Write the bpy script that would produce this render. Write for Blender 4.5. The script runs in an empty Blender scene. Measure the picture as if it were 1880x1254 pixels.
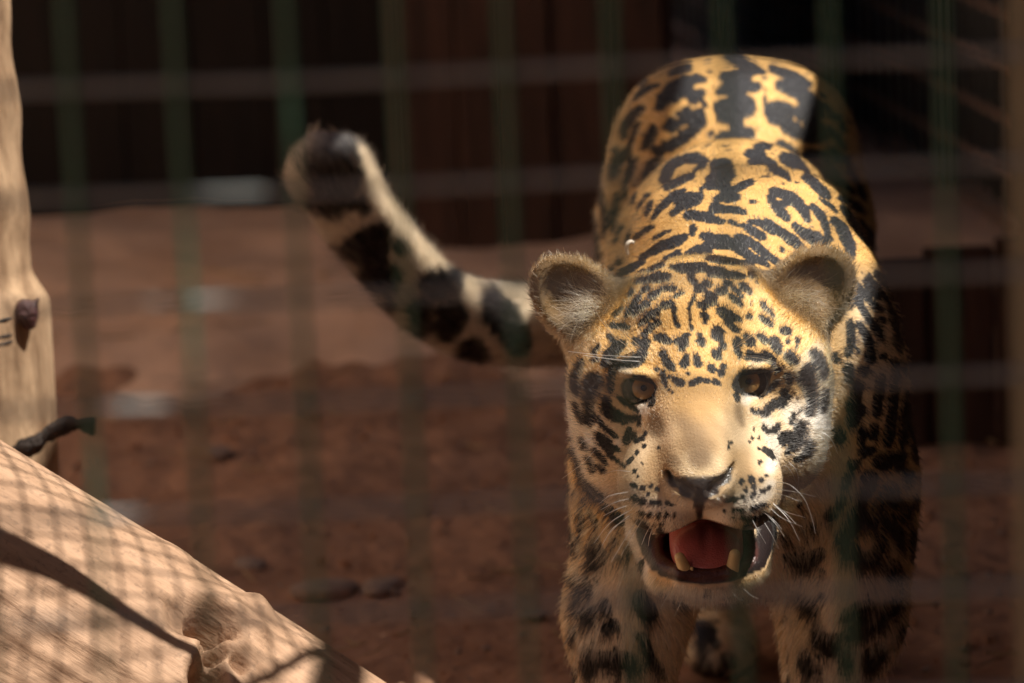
import bpy, math, random
import numpy as np
from mathutils import Vector, Matrix

scene = bpy.context.scene
COL = scene.collection

# ------------------------------------------------------------------ camera
CAM_H = 1.45
PITCH = math.radians(12.0)
ROLL = math.radians(-2.3)
cam_data = bpy.data.cameras.new('camera')
cam_data.lens = 36.0 * 8200.0 / 1880.0
cam_data.sensor_width = 36.0
cam_data.clip_start = 0.05
cam_data.clip_end = 200.0
cam = bpy.data.objects.new('camera', cam_data)
COL.objects.link(cam)
cam.matrix_world = (Matrix.Translation((0, 0, CAM_H)) @ Matrix.Rotation(math.pi / 2 - PITCH, 4, 'X')
                    @ Matrix.Rotation(ROLL, 4, 'Z'))
cam_data.dof.use_dof = True
cam_data.dof.focus_distance = 4.08
cam_data.dof.aperture_fstop = 5.8
scene.camera = cam

# ------------------------------------------------------------------ sky and sun
SUN_DIR = Vector((0.42, -0.15, 0.895)).normalized()      # towards the sun
world = bpy.data.worlds.new('World')
scene.world = world
world.use_nodes = True
wn = world.node_tree
sky = wn.nodes.new('ShaderNodeTexSky')
sky.sky_type = 'NISHITA'
sky.sun_disc = False
sky.sun_elevation = math.asin(SUN_DIR.z)
sky.sun_rotation = math.atan2(SUN_DIR.x, SUN_DIR.y)
bg = wn.nodes['Background']
bg.inputs['Strength'].default_value = 0.06
wn.links.new(sky.outputs[0], bg.inputs['Color'])
sun_data = bpy.data.lights.new('sun', 'SUN')
sun_data.energy = 5.0
sun_data.angle = math.radians(0.5)
sun_data.color = (1.0, 0.93, 0.82)
sun = bpy.data.objects.new('sun', sun_data)
COL.objects.link(sun)
sun.rotation_euler = SUN_DIR.to_track_quat('Z', 'Y').to_euler()
scene.view_settings.view_transform = 'Standard'
scene.view_settings.look = 'None'
scene.view_settings.gamma = 1.0
scene.view_settings.exposure = 0.62
scene.view_settings.use_curve_mapping = False
scene.render.engine = 'CYCLES'
scene.cycles.use_denoising = True
scene.cycles.max_bounces = 6
scene.cycles.use_adaptive_sampling = True
scene.cycles.adaptive_threshold = 0.02
PRIMS = [
    ('E', 'u', 0.06, 0.2349, 0.4, -0.0368, 0.138, 0.23, 0.176, 0, 0, 0),
    ('E', 'u', 0.08, 0.238, 0.66, 0.0476, 0.142, 0.32, 0.168, 0, 0, 0),
    ('E', 'u', 0.06, 0.254, 1.03, 0.1733, 0.124, 0.2, 0.14, 0, 0, 0),
    ('E', 'u', 0.04, 0.255, 1.05, 0.2431, 0.112, 0.14, 0.08, 0, 0, 0),
    ('C', 'u', 0.06, 0.1788, 0.15, -0.0067, 0.08, 0.2305, 0.4, 0.0368, 0.105),
    ('C', 'u', 0.05, 0.1818, 0.16, -0.0899, 0.085, 0.2322, 0.38, -0.0727, 0.125),
    ('E', 'u', 0.05, 0.2291, 0.29, -0.1354, 0.115, 0.12, 0.12, 0, 0, 0),
    ('E', 'u', 0.06, 0.2328, 0.34, 0.0785, 0.085, 0.13, 0.075, 0, 0, 0),
    ('E', 'u', 0.05, 0.2768, 0.35, 0.0917, 0.048, 0.11, 0.064, 8, 20, 0),
    ('E', 'u', 0.05, 0.1872, 0.35, 0.0895, 0.046, 0.11, 0.06, 8, -20, 0),
    ('E', 'u', 0.04, 0.1282, 0.28, -0.0924, 0.06, 0.12, 0.15, 0, 0, 0),
    ('E', 'u', 0.04, 0.3244, 0.29, -0.0766, 0.064, 0.12, 0.17, 0, 0, 0),
    ('E', 'u', 0.04, 0.3239, 0.29, -0.1729, 0.056, 0.09, 0.13, 0, 0, 0),
    ('C', 'u', 0.04, 0.1215, 0.27, -0.1242, 0.058, 0.1122, 0.28, -0.2687, 0.056),
    ('C', 'u', 0.03, 0.1122, 0.28, -0.2687, 0.056, 0.1092, 0.3126, -0.4219, 0.042),
    ('C', 'u', 0.02, 0.1092, 0.3126, -0.4219, 0.042, 0.1092, 0.3153, -0.4826, 0.041),
    ('E', 'u', 0.025, 0.1092, 0.2848, -0.5075, 0.055, 0.085, 0.042, 0, 0, 0),
    ('C', 'u', 0.04, 0.3309, 0.29, -0.1462, 0.058, 0.3277, 0.32, -0.2711, 0.056),
    ('C', 'u', 0.03, 0.3261, 0.3179, -0.2667, 0.054, 0.3061, 0.3492, -0.4141, 0.042),
    ('C', 'u', 0.02, 0.3061, 0.3492, -0.4141, 0.042, 0.3061, 0.3519, -0.4748, 0.041),
    ('E', 'u', 0.025, 0.3061, 0.3214, -0.4997, 0.055, 0.085, 0.042, 0, 0, 0),
    ('C', 'u', 0.05, 0.2011, 1.02, 0.1292, 0.105, 0.1945, 0.93, -0.008, 0.095),
    ('C', 'u', 0.03, 0.1941, 0.92, -0.0324, 0.078, 0.2195, 1.1148, -0.1593, 0.037),
    ('C', 'u', 0.015, 0.2195, 1.1148, -0.1593, 0.036, 0.2375, 1.0943, -0.3272, 0.032),
    ('E', 'u', 0.02, 0.2375, 1.0426, -0.3485, 0.044, 0.085, 0.038, 0, 0, 0),
    ('C', 'u', 0.05, 0.3097, 1.02, 0.1292, 0.105, 0.3073, 0.93, -0.008, 0.095),
    ('C', 'u', 0.03, 0.3067, 0.92, -0.0324, 0.078, 0.3417, 1.1148, -0.1593, 0.037),
    ('C', 'u', 0.015, 0.3417, 1.1148, -0.1593, 0.036, 0.3517, 1.0943, -0.3272, 0.032),
    ('E', 'u', 0.02, 0.3517, 1.0426, -0.3485, 0.044, 0.085, 0.038, 0, 0, 0),
    ('E', 'u', 0.05, 0.188, 1.04, 0.2288, 0.058, 0.12, 0.07, 0, 0, 0),
    ('E', 'u', 0.05, 0.3247, 1.04, 0.2288, 0.058, 0.12, 0.07, 0, 0, 0),
    ('E', 'u', 0.03, 0.1753, 0.115, -0.0067, 0.086, 0.105, 0.085, 0, 0, 0),
    ('E', 'u', 0.03, 0.1737, 0.078, 0.0076, 0.074, 0.06, 0.058, 0, 0, 0),
    ('E', 'u', 0.02, 0.1262, 0.04, -0.0227, 0.04, 0.032, 0.024, 0, 0, 0),
    ('E', 'u', 0.02, 0.2191, 0.04, -0.0177, 0.04, 0.032, 0.024, 0, 0, 0),
    ('E', 'u', 0.03, 0.0929, 0.085, -0.0653, 0.037, 0.052, 0.072, 0, 0, 0),
    ('E', 'u', 0.03, 0.0973, 0.1, -0.0323, 0.036, 0.05, 0.045, 0, 0, 0),
    ('E', 'u', 0.03, 0.2593, 0.085, -0.0577, 0.037, 0.052, 0.07, 0, 0, 0),
    ('E', 'u', 0.03, 0.2561, 0.1, -0.0246, 0.036, 0.05, 0.045, 0, 0, 0),
    ('E', 'u', 0.03, 0.111, 0.075, -0.1084, 0.04, 0.055, 0.045, 0, 0, 0),
    ('E', 'u', 0.03, 0.2444, 0.075, -0.1008, 0.038, 0.055, 0.042, 0, 0, 0),
    ('E', 'u', 0.03, 0.1723, 0.02, -0.0869, 0.064, 0.07, 0.07, 0, 0, 0),
    ('C', 'u', 0.02, 0.1711, 0.014, -0.0316, 0.034, 0.169, -0.06, -0.1049, 0.034),
    ('E', 'u', 0.012, 0.1689, -0.074, -0.1203, 0.033, 0.028, 0.021, 0, 0, 0),
    ('E', 'u', 0.016, 0.1396, -0.042, -0.146, 0.035, 0.04, 0.029, 0, 0, 0),
    ('E', 'u', 0.025, 0.1334, -0.018, -0.1259, 0.036, 0.045, 0.034, 0, 0, 0),
    ('E', 'u', 0.016, 0.2039, -0.042, -0.144, 0.035, 0.04, 0.029, 0, 0, 0),
    ('E', 'u', 0.025, 0.2101, -0.018, -0.124, 0.036, 0.045, 0.034, 0, 0, 0),
    ('E', 'u', 0.015, 0.1771, -0.01, -0.2175, 0.037, 0.03, 0.0175, 0, 0, 0),
    ('C', 'u', 0.02, 0.1425, 0, -0.2125, 0.018, 0.1292, 0.07, -0.1754, 0.023),
    ('C', 'u', 0.02, 0.216, 0, -0.2085, 0.018, 0.2278, 0.07, -0.1724, 0.022),
    ('C', 'u', 0.03, 0.1771, 0.05, -0.204, 0.04, 0.181, 0.14, -0.1412, 0.07),
    ('E', 's', 0.007, 0.1769, -0.015, -0.1853, 0.0415, 0.075, 0.023, 0, 0, 0),
    ('C', 'u', 0.006, 0.1369, -0.004, -0.2063, 0.0055, 0.1537, -0.034, -0.2122, 0.007),
    ('C', 'u', 0.006, 0.1537, -0.034, -0.2122, 0.007, 0.1973, -0.034, -0.2112, 0.007),
    ('C', 'u', 0.006, 0.1973, -0.034, -0.2112, 0.007, 0.2199, -0.002, -0.2044, 0.0055),
    ('E', 'u', 0.01, 0.1691, -0.081, -0.1323, 0.029, 0.025, 0.018, 0, 0, 0),
    ('C', 's', 0.004, 0.1403, -0.078, -0.1162, 0.0028, 0.1446, -0.094, -0.1265, 0.0045),
    ('C', 's', 0.004, 0.1445, -0.097, -0.1264, 0.0045, 0.157, -0.102, -0.1346, 0.0062),
    ('C', 's', 0.004, 0.1977, -0.078, -0.1123, 0.0028, 0.192, -0.094, -0.1236, 0.0045),
    ('C', 's', 0.004, 0.1919, -0.097, -0.1235, 0.0045, 0.1794, -0.102, -0.1331, 0.0062),
    ('C', 's', 0.006, 0.1675, -0.107, -0.1354, 0.0022, 0.1679, -0.098, -0.1625, 0.004),
    ('E', 's', 0.006, 0.1184, -0.004, -0.044, 0.0152, 0.022, 0.0118, 0, 8, 0),
    ('E', 's', 0.006, 0.2208, -0.004, -0.037, 0.0152, 0.022, 0.0118, 0, -8, 0),
    ('E', 'u', 0.008, 0.118, 0.0012, -0.0315, 0.02, 0.01, 0.005, 0, 10, 0),
    ('E', 'u', 0.008, 0.2216, 0.0012, -0.025, 0.021, 0.01, 0.005, 0, -8, 0),
    ('E', 'u', 0.014, 0.0583, 0.095, 0.0404, 0.048, 0.02, 0.0355, 0, 42, -14),
    ('E', 's', 0.005, 0.0601, 0.075, 0.0377, 0.0415, 0.024, 0.0295, 0, 42, -14),
    ('E', 'u', 0.02, 0.0862, 0.105, 0.019, 0.04, 0.026, 0.036, 0, 42, 0),
    ('E', 'u', 0.014, 0.2814, 0.095, 0.0476, 0.048, 0.02, 0.0365, 0, -42, 14),
    ('E', 's', 0.005, 0.278, 0.075, 0.0448, 0.0415, 0.024, 0.0305, 0, -42, 14),
    ('E', 'u', 0.02, 0.2564, 0.105, 0.0241, 0.04, 0.026, 0.036, 0, -42, 0),
    ('C', 'u', 0.02, 0.092, 0.09, 0.0036, 0.03, 0.1178, 0.1, 0.0036, 0.04),
    ('C', 'u', 0.02, 0.2555, 0.09, 0.0138, 0.03, 0.2305, 0.1, 0.0138, 0.04),
]
TAIL = [(0.2614, 1.1800, 0.2814, 0.0480), (0.2423, 1.2700, 0.1945, 0.0490), (0.1910, 1.3000, 0.0968, 0.0490), (0.1179, 1.2700, 0.0341, 0.0470), (0.0389, 1.2200, 0.0201, 0.0450), (-0.0386, 1.1800, 0.0238, 0.0440), (-0.0960, 1.1500, 0.0506, 0.0420), (-0.1432, 1.1200, 0.0999, 0.0410), (-0.1807, 1.1000, 0.1503, 0.0420), (-0.2038, 1.0900, 0.1880, 0.0450), (-0.2188, 1.0850, 0.2163, 0.0460), (-0.2250, 1.0830, 0.2307, 0.0440)]
TONGUE = [
    ('E', 'u', 0.01, 0.1787, 0.016, -0.1797, 0.034, 0.058, 0.014, 34, 0, 0),
    ('E', 'u', 0.02, 0.1783, -0.016, -0.1937, 0.027, 0.024, 0.0095, 48, 0, 0),
    ('C', 's', 0.008, 0.1778, -0.004, -0.1663, 0.0015, 0.177, -0.046, -0.1983, 0.001),
]
TEETH = [
    ('C', 'u', 0.004, 0.1577, -0.034, -0.2088, 0.0062, 0.1524, -0.043, -0.1964, 0.005),
    ('C', 'u', 0.004, 0.2008, -0.034, -0.2068, 0.0062, 0.2024, -0.043, -0.1934, 0.0052),
    ('C', 'u', 0.002, 0.1646, -0.034, -0.2107, 0.0028, 0.1634, -0.04, -0.206, 0.0018),
    ('C', 'u', 0.002, 0.2179, -0.002, -0.2044, 0.002, 0.2172, -0.006, -0.1972, 0.001),
]
# coat markings, millimetres in the animal frame: kind, two slopes of its own axis, then x y z radius for each point of the stroke
SPOTS = """
k 0.033 0.021 126 253 82 2.1 137 238 88 3.8 147 225 93 4.9 160 215 97 5.0
k 0.027 0.017 105 322 66 3.4 117 255 72 3.8 127 244 78 3.0
k 0.033 0.018 123 228 67 1.2 130 122 69 2.9 140 118 74 3.9 150 195 79 3.5 160 196 85 3.5
k 0.041 0.020 168 183 84 2.5 175 184 86 4.3 185 182 88 4.0
k 0.040 0.017 149 62 69 2.0 158 53 68 4.4 170 52 68 4.0 179 53 69 4.2
k 0.041 0.014 166 40 62 3.2 165 35 58 2.9 170 30 54 2.6
k 0.031 0.014 113 80 54 1.1 119 67 56 2.0 128 58 58 3.2 137 52 60 4.4 143 47 60 3.9
k 0.025 0.013 100 86 52 3.3 104 94 54 4.5 108 90 59 2.0
k 0.025 0.013 104 241 54 3.4 107 241 56 4.6 112 241 61 2.1
k 0.035 0.012 138 34 48 1.6 142 33 49 2.4 150 29 49 2.0
k 0.030 0.012 121 48 47 2.0 126 46 49 2.3
k 0.032 0.011 129 36 42 3.2 134 34 45 3.2
k 0.027 0.011 109 61 43 1.6 112 62 47 1.6
k 0.027 0.008 106 46 23 1.1 110 44 30 2.1 115 45 38 2.4 119 44 42 1.6
k 0.029 0.007 113 38 25 1.9 118 35 30 2.9 125 33 35 2.9
k 0.030 0.005 118 29 16 1.8 124 26 21 2.9 133 23 27 3.4
k 0.031 0.003 121 22 6 1.6 128 21 13 3.0 135 18 18 1.8
k 0.035 0.008 140 22 33 3.0 144 21 34 3.0
k 0.037 0.011 151 24 42 1.8 157 24 45 1.4
k 0.036 0.006 147 22 38 0.6 149 18 31 1.8 149 15 25 1.2 150 13 20 1.0 152 11 15 2.4
k 0.040 0.007 170 23 46 0.8 167 18 38 1.3 163 14 31 1.0 164 10 21 0.6 165 6 11 0.8
k 0.043 0.012 173 25 49 3.2 178 28 52 3.4
k 0.043 0.008 173 15 34 2.8 178 14 33 3.6
k 0.043 0.005 178 10 23 2.4 178 8 18 1.9
k 0.034 0.001 134 14 4 2.8 138 12 3 3.8 144 7 0 2.4
k 0.038 0.001 152 1 0 2.8 158 0 1 3.6 161 3 6 2.2
k 0.042 0.001 172 1 5 2.1 173 -4 0 2.9
k 0.024 0.007 95 58 25 2.1 102 57 31 1.3
k 0.024 0.003 92 52 15 2.1 100 46 14 2.4 108 37 13 1.6
k 0.023 0.000 89 47 5 1.9 98 30 -3 2.4
k 0.029 -0.000 115 21 0 3.2 122 16 -2 3.2
k 0.051 0.020 187 191 94 3.3 198 188 94 5.0 211 186 93 5.0 220 181 88 4.8 228 176 81 3.3 240 175 75 2.1 246 177 73 0.8
k 0.044 0.021 182 183 88 3.7 190 178 87 2.5
k 0.056 0.020 227 190 97 2.3 237 187 90 2.8 247 184 81 2.7 255 184 76 1.8
k 0.049 0.018 185 88 78 2.6 195 95 77 3.8 206 118 76 2.6 219 155 74 3.0 230 168 74 2.3
k 0.049 0.015 184 46 65 3.9 193 48 64 4.8 202 48 62 3.1 212 55 61 2.7 217 59 60 1.1
k 0.055 0.015 225 82 63 3.7 234 98 63 3.5
k 0.042 0.017 172 51 68 3.7 177 51 68 2.4
k 0.049 0.013 199 35 54 2.9 203 37 54 1.9
k 0.053 0.012 213 41 52 2.7 217 41 49 2.7 221 40 45 1.3
k 0.051 0.011 204 32 49 1.4 209 32 46 1.9 213 31 42 1.2
k 0.044 0.013 175 25 49 1.4 180 29 53 3.2 183 30 53 2.2
k 0.047 0.011 191 25 46 3.4 196 27 47 3.5
k 0.045 0.010 182 20 42 4.2 185 18 38 4.5
k 0.050 0.009 202 25 41 1.9 207 25 38 2.7 211 24 34 1.9
k 0.043 0.008 176 15 34 3.7 179 15 34 3.0
k 0.043 0.005 176 11 25 2.6 178 9 19 1.6
k 0.049 0.006 192 14 28 3.4 198 15 25 3.8 206 16 21 3.0 211 17 19 1.4
k 0.049 0.003 197 12 17 1.9 202 12 14 2.7 208 13 10 2.4
k 0.053 0.006 219 23 23 2.5
k 0.057 0.005 230 31 22 1.9 235 35 19 2.5 239 37 16 2.3
k 0.057 0.007 232 41 35 2.3 235 41 30 1.9 240 45 27 1.5 242 45 23 1.3
k 0.046 0.002 189 5 7 5.9
k 0.043 -0.000 173 -2 1 3.0 175 -7 -2 2.6
k 0.047 -0.001 193 -1 -3 2.7
k 0.053 0.000 215 13 5 2.2 220 13 1 3.4 218 10 -2 3.0
k 0.050 -0.001 207 7 0 2.2 206 5 -4 2.0
k 0.056 0.001 228 19 5 2.2 234 18 0 2.6
k 0.059 -0.000 241 23 0 3.0 244 22 -3 3.4
k 0.061 0.002 252 43 10 3.2 256 43 9 2.9
k 0.064 0.000 264 42 1 1.9
k 0.054 0.008 222 32 34 0.9
k 0.055 0.013 228 63 55 0.9
k 0.015 -0.009 65 54 -19 2.3 62 57 -27 3.1 60 58 -35 3.9 60 57 -44 3.5 63 51 -51 1.9
k 0.018 -0.013 77 35 -38 6.9 73 39 -41 5.6 75 38 -48 4.7 72 41 -56 3.1 72 40 -64 2.7 73 38 -74 3.1
k 0.015 -0.016 61 54 -60 2.3 63 52 -67 2.7 66 47 -75 1.9
k 0.019 -0.002 80 44 -5 1.9 76 44 -10 1.9
k 0.019 -0.004 79 37 -16 1.9 76 39 -19 1.4
k 0.023 -0.003 101 28 -3 4.5 96 27 -7 4.7 90 27 -14 5.3 87 26 -20 4.2
k 0.027 -0.004 123 16 -1 3.7 121 12 -8 3.7 117 9 -16 5.1 113 9 -19 4.5 101 14 -22 3.7 96 18 -22 2.2
k 0.022 -0.009 93 20 -26 2.9 92 23 -34 2.6 91 27 -42 2.6 91 28 -47 1.4
k 0.024 -0.016 88 30 -54 3.1 87 31 -60 3.5 91 28 -66 4.7 98 22 -70 5.3 105 12 -72 3.8 111 0 -71 3.0 116 -9 -69 1.4
k 0.026 -0.014 98 26 -51 1.2 103 21 -55 1.9 109 12 -59 2.2 115 -2 -64 1.4
k 0.035 -0.005 139 -1 -12 3.4 140 -5 -16 3.0 144 -14 -22 3.8 147 -20 -25 2.2
k 0.039 -0.001 156 -8 -6 2.9 159 -7 -4 1.9
k 0.039 -0.004 160 -17 -14 2.6 157 -22 -21 3.6
k 0.042 -0.004 168 -19 -14 2.2 170 -26 -21 2.7
k 0.033 -0.007 133 -7 -26 1.7
k 0.034 -0.009 138 -16 -29 2.2 139 -23 -36 2.2 140 -29 -41 0.9
k 0.037 -0.009 149 -32 -35 2.8 153 -38 -38 3.3
k 0.041 -0.009 163 -43 -39 1.9 170 -40 -35 2.2
k 0.036 -0.008 144 -25 -32 1.6
k 0.040 -0.007 160 -33 -29 1.3
k 0.035 -0.011 143 -35 -44 1.0
k 0.036 -0.012 146 -42 -47 0.8
k 0.021 -0.019 80 33 -70 1.0 83 30 -77 1.5 90 25 -83 1.9 97 18 -89 1.4
k 0.021 -0.022 81 30 -87 2.6 85 27 -90 2.7 90 23 -94 3.0
k 0.027 -0.021 108 4 -81 2.2 106 2 -89 3.4 112 -12 -86 2.2
k 0.029 -0.018 116 -13 -76 1.9 117 -14 -72 1.1
k 0.029 -0.022 114 -25 -91 1.4 119 -32 -89 1.4 122 -30 -83 1.1
k 0.042 -0.000 173 -5 0 3.4
k 0.042 -0.005 170 -25 -20 2.6
k 0.047 -0.001 193 -2 -5 3.2
k 0.046 -0.003 188 -12 -12 4.5
k 0.045 -0.006 182 -27 -24 3.3 184 -28 -26 2.2
k 0.047 -0.006 193 -19 -23 2.4 191 -26 -29 3.2
k 0.043 -0.009 169 -40 -35 1.9 173 -40 -35 1.4 178 -41 -36 1.6
k 0.046 -0.009 184 -38 -36 2.2 188 -38 -39 1.6
k 0.051 -0.002 207 8 0 3.7 207 4 -6 2.9 209 0 -15 1.4
k 0.054 -0.000 220 11 -1 3.4
k 0.056 -0.004 216 3 -15 2.2 219 6 -12 3.7 226 6 -16 2.9 233 10 -13 3.7 239 12 -17 3.4 241 14 -22 1.8
k 0.057 0.000 233 19 1 3.0
k 0.059 -0.001 242 23 0 4.5 245 20 -6 3.7 246 18 -10 1.8
k 0.063 -0.004 256 25 -14 4.7 260 27 -19 3.7
k 0.060 -0.006 245 17 -26 2.6
k 0.059 -0.008 243 19 -30 1.1
k 0.062 -0.009 254 25 -32 3.0 256 28 -38 2.6
k 0.069 -0.006 280 48 -11 3.7 285 50 -19 5.3 288 52 -27 5.0 287 50 -34 3.5
k 0.066 -0.011 273 36 -27 4.7 271 35 -34 6.6 274 36 -43 4.2 276 37 -51 3.7 277 38 -58 2.7 275 35 -67 2.3
k 0.069 -0.014 289 52 -48 3.1 288 51 -56 3.5 287 49 -64 2.7
k 0.057 -0.011 244 24 -38 1.9 239 23 -43 2.1 233 16 -48 1.4 228 6 -51 1.3
k 0.058 -0.014 251 29 -47 3.1 254 29 -51 3.5 249 27 -57 4.5 242 24 -56 2.6 239 19 -60 3.7 232 2 -66 3.4 223 -15 -64 2.2 219 -20 -63 1.1
k 0.063 -0.017 261 28 -67 1.4 259 26 -71 2.1 258 25 -75 1.3
k 0.065 -0.016 267 31 -64 1.0
k 0.059 -0.020 245 17 -78 2.6 241 11 -82 3.0
k 0.057 -0.020 231 -7 -79 2.2 235 -1 -83 1.9
k 0.063 -0.021 266 28 -79 4.5 265 26 -86 4.5 259 23 -87 3.7 250 18 -87 3.0 250 17 -93 3.0
k 0.064 -0.023 259 22 -95 3.7 264 25 -93 3.7
k 0.054 -0.020 220 -30 -80 1.1
k 0.054 -0.022 218 -38 -87 1.0
k 0.055 -0.022 225 -30 -88 1.0
k 0.049 -0.023 197 -71 -91 1.3
k 0.064 -0.013 263 31 -54 0.9
k 0.062 -0.000 256 35 0 2.1
k 0.064 0.000 265 42 1 2.1
k 0.064 -0.001 263 36 -5 1.4
k 0.026 -0.022 107 -1 -88 3.4 105 2 -92 3.0
k 0.028 -0.022 113 -23 -91 1.8 117 -28 -89 1.4
k 0.030 -0.024 120 -41 -95 1.7
k 0.033 -0.024 133 -61 -96 1.3
k 0.028 -0.025 114 -41 -100 1.5 113 -43 -102 1.0
k 0.027 -0.027 106 -42 -110 1.9 109 -42 -106 1.1
k 0.028 -0.029 111 -56 -117 1.8
k 0.029 -0.027 118 -58 -110 0.9
k 0.028 -0.030 114 -63 -122 0.9
k 0.027 -0.032 108 -60 -129 1.4 112 -65 -131 1.8
k 0.029 -0.033 118 -71 -132 2.2
k 0.031 -0.033 125 -76 -131 2.0
k 0.033 -0.033 131 -79 -133 1.6
k 0.031 -0.034 123 -76 -138 1.3
k 0.028 -0.035 110 -66 -141 2.2 113 -69 -143 1.9
k 0.029 -0.036 118 -74 -144 2.6
k 0.032 -0.036 127 -79 -145 2.6
k 0.033 -0.036 133 -81 -145 2.0
k 0.035 -0.036 140 -82 -146 1.8
k 0.036 -0.037 145 -84 -147 0.9
k 0.029 -0.039 116 -69 -154 1.4 119 -71 -155 1.6
k 0.031 -0.039 124 -75 -156 2.1
k 0.033 -0.039 132 -78 -156 2.1
k 0.035 -0.039 139 -79 -156 1.6
k 0.036 -0.039 146 -78 -156 1.0
k 0.034 -0.041 135 -72 -164 1.4
k 0.032 -0.041 128 -68 -165 1.0
k 0.021 -0.023 81 30 -90 2.2 85 27 -95 3.1 90 23 -99 3.7 97 16 -100 3.0
k 0.024 -0.027 91 22 -105 2.4 99 -3 -111 1.2 102 -40 -114 1.0
k 0.020 -0.026 77 33 -100 1.4 80 31 -104 2.3 85 28 -110 1.9 87 27 -113 1.1
k 0.020 -0.029 81 33 -116 1.9 85 31 -120 2.3
k 0.017 -0.023 67 45 -92 1.9 69 42 -99 2.1
k 0.018 -0.028 72 40 -109 1.9 75 40 -115 1.9 76 42 -121 1.5
k 0.016 -0.030 56 67 -100 2.7 58 67 -107 3.1 62 65 -114 2.3 63 67 -123 2.7 66 67 -131 3.7 72 67 -137 4.5 77 67 -143 4.9 83 70 -146 3.5
k 0.016 -0.030 58 252 -104 2.8 61 239 -111 3.2 65 227 -119 2.4 66 226 -128 2.8 68 224 -136 3.9 75 213 -142 4.7 79 207 -148 5.0 87 227 -151 3.6
k 0.014 -0.022 57 71 -92 1.5
k 0.023 -0.039 90 195 -159 3.8 97 190 -165 4.7 103 185 -170 4.7 108 181 -173 3.8
k 0.013 -0.033 55 253 -136 1.5 55 255 -146 1.5 55 258 -152 1.0
k 0.013 -0.042 54 264 -164 2.0 54 269 -177 2.8 55 265 -188 3.7 58 263 -195 4.8
k 0.015 -0.041 65 235 -163 2.0 67 234 -172 3.0 67 236 -182 3.2 67 237 -187 2.0
k 0.018 -0.040 74 220 -165 2.0 78 216 -171 2.8 82 213 -177 2.3
k 0.014 -0.034 61 243 -146 1.1
k 0.049 -0.023 197 -72 -91 1.6
k 0.049 -0.024 195 -78 -95 0.9
k 0.058 -0.025 229 -39 -98 1.9 234 -37 -101 2.6 238 -36 -106 1.6
k 0.055 -0.024 224 -44 -97 0.9
k 0.056 -0.027 224 -58 -109 1.7
k 0.053 -0.023 216 -46 -91 1.1
k 0.054 -0.022 219 -38 -88 1.0
k 0.055 -0.022 225 -30 -88 0.9
k 0.052 -0.032 207 -78 -126 2.2
k 0.054 -0.031 216 -73 -124 2.6
k 0.056 -0.031 225 -68 -125 2.4
k 0.057 -0.030 230 -62 -121 1.3
k 0.054 -0.033 218 -75 -131 2.2
k 0.053 -0.034 211 -79 -134 1.8
k 0.048 -0.036 192 -87 -143 1.2 196 -85 -142 1.2
k 0.050 -0.035 201 -82 -142 2.3
k 0.052 -0.035 208 -81 -140 2.3
k 0.054 -0.035 217 -78 -138 2.6
k 0.057 -0.033 226 -72 -135 1.9 233 -64 -132 1.0
k 0.048 -0.038 191 -77 -153 1.0
k 0.050 -0.038 199 -79 -152 1.7
k 0.051 -0.038 206 -80 -152 2.0
k 0.055 -0.037 215 -78 -151 1.3 221 -75 -149 1.4 228 -70 -147 1.3
k 0.050 -0.040 200 -75 -159 1.0
k 0.053 -0.040 207 -75 -159 1.4 214 -72 -160 1.9 221 -68 -160 1.9
k 0.063 -0.022 250 18 -89 4.5 259 22 -91 4.5 266 26 -91 3.1
k 0.062 -0.024 259 22 -98 3.0 254 19 -102 2.2
k 0.066 -0.025 275 33 -93 1.4 274 33 -99 2.7 270 30 -105 2.7 263 27 -110 2.2
k 0.038 0.057 165 923 264 3.9 170 929 275 4.6 180 936 287 5.0 193 937 293 6.0 209 933 296 5.0 214 928 295 3.9
k 0.036 0.054 165 923 264 3.9 171 922 269 3.5 185 917 275 4.1 198 918 283 4.1
k 0.037 0.061 180 975 305 2.2 189 973 309 4.1 200 973 312 4.1
k 0.030 0.056 140 983 276 1.6 147 977 283 3.0 156 967 288 3.6 165 958 290 1.9
k 0.035 0.049 173 899 239 2.5 179 899 247 3.0
k 0.042 0.055 203 904 272 4.9 212 906 279 4.1
k 0.038 0.052 196 896 260 2.6 187 897 254 1.9
k 0.038 0.047 164 897 213 4.6 173 887 217 5.5 187 877 224 4.9 199 871 232 5.5 209 872 243 6.0 210 882 254 4.1 200 886 251 3.5 189 889 245 2.5 179 892 236 1.7
k 0.027 0.050 127 966 236 4.1 129 968 245 4.7 136 961 255 5.0 144 951 262 5.0 149 942 263 1.9
k 0.027 0.046 143 940 246 2.6 137 940 230 2.6 133 943 219 2.6
k 0.031 0.046 159 912 238 4.1 155 913 229 5.6 151 915 220 3.5
k 0.025 0.042 122 963 207 6.1 131 946 215 3.6
k 0.028 0.041 138 929 204 3.6
k 0.023 0.043 119 979 219 3.0
k 0.050 0.060 239 927 299 4.9 252 925 299 7.1 265 926 299 4.9
k 0.050 0.057 257 907 287 9.6 244 904 285 8.1
k 0.054 0.057 268 907 286 6.0 274 909 286 4.9
k 0.047 0.056 234 899 280 4.1
k 0.051 0.054 252 883 269 8.5 263 880 266 6.6 242 880 266 6.0
k 0.047 0.052 236 866 251 6.6 233 879 262 6.0
k 0.052 0.052 251 871 258 7.0 264 870 257 4.9
k 0.050 0.049 248 859 245 6.6 249 852 238 5.9
k 0.050 0.046 235 841 223 7.6 250 841 226 8.5 262 846 230 4.9
k 0.053 0.062 250 1015 326 6.1 261 963 316 5.6 274 947 308 5.0 284 942 305 1.9
k 0.062 0.059 295 960 310 3.9 309 952 303 5.0 323 950 298 5.0 334 945 290 3.9
k 0.065 0.055 301 923 289 4.9 310 923 286 6.7 322 923 281 7.7 331 921 273 8.6 340 920 265 7.7 346 919 257 4.9
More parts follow.
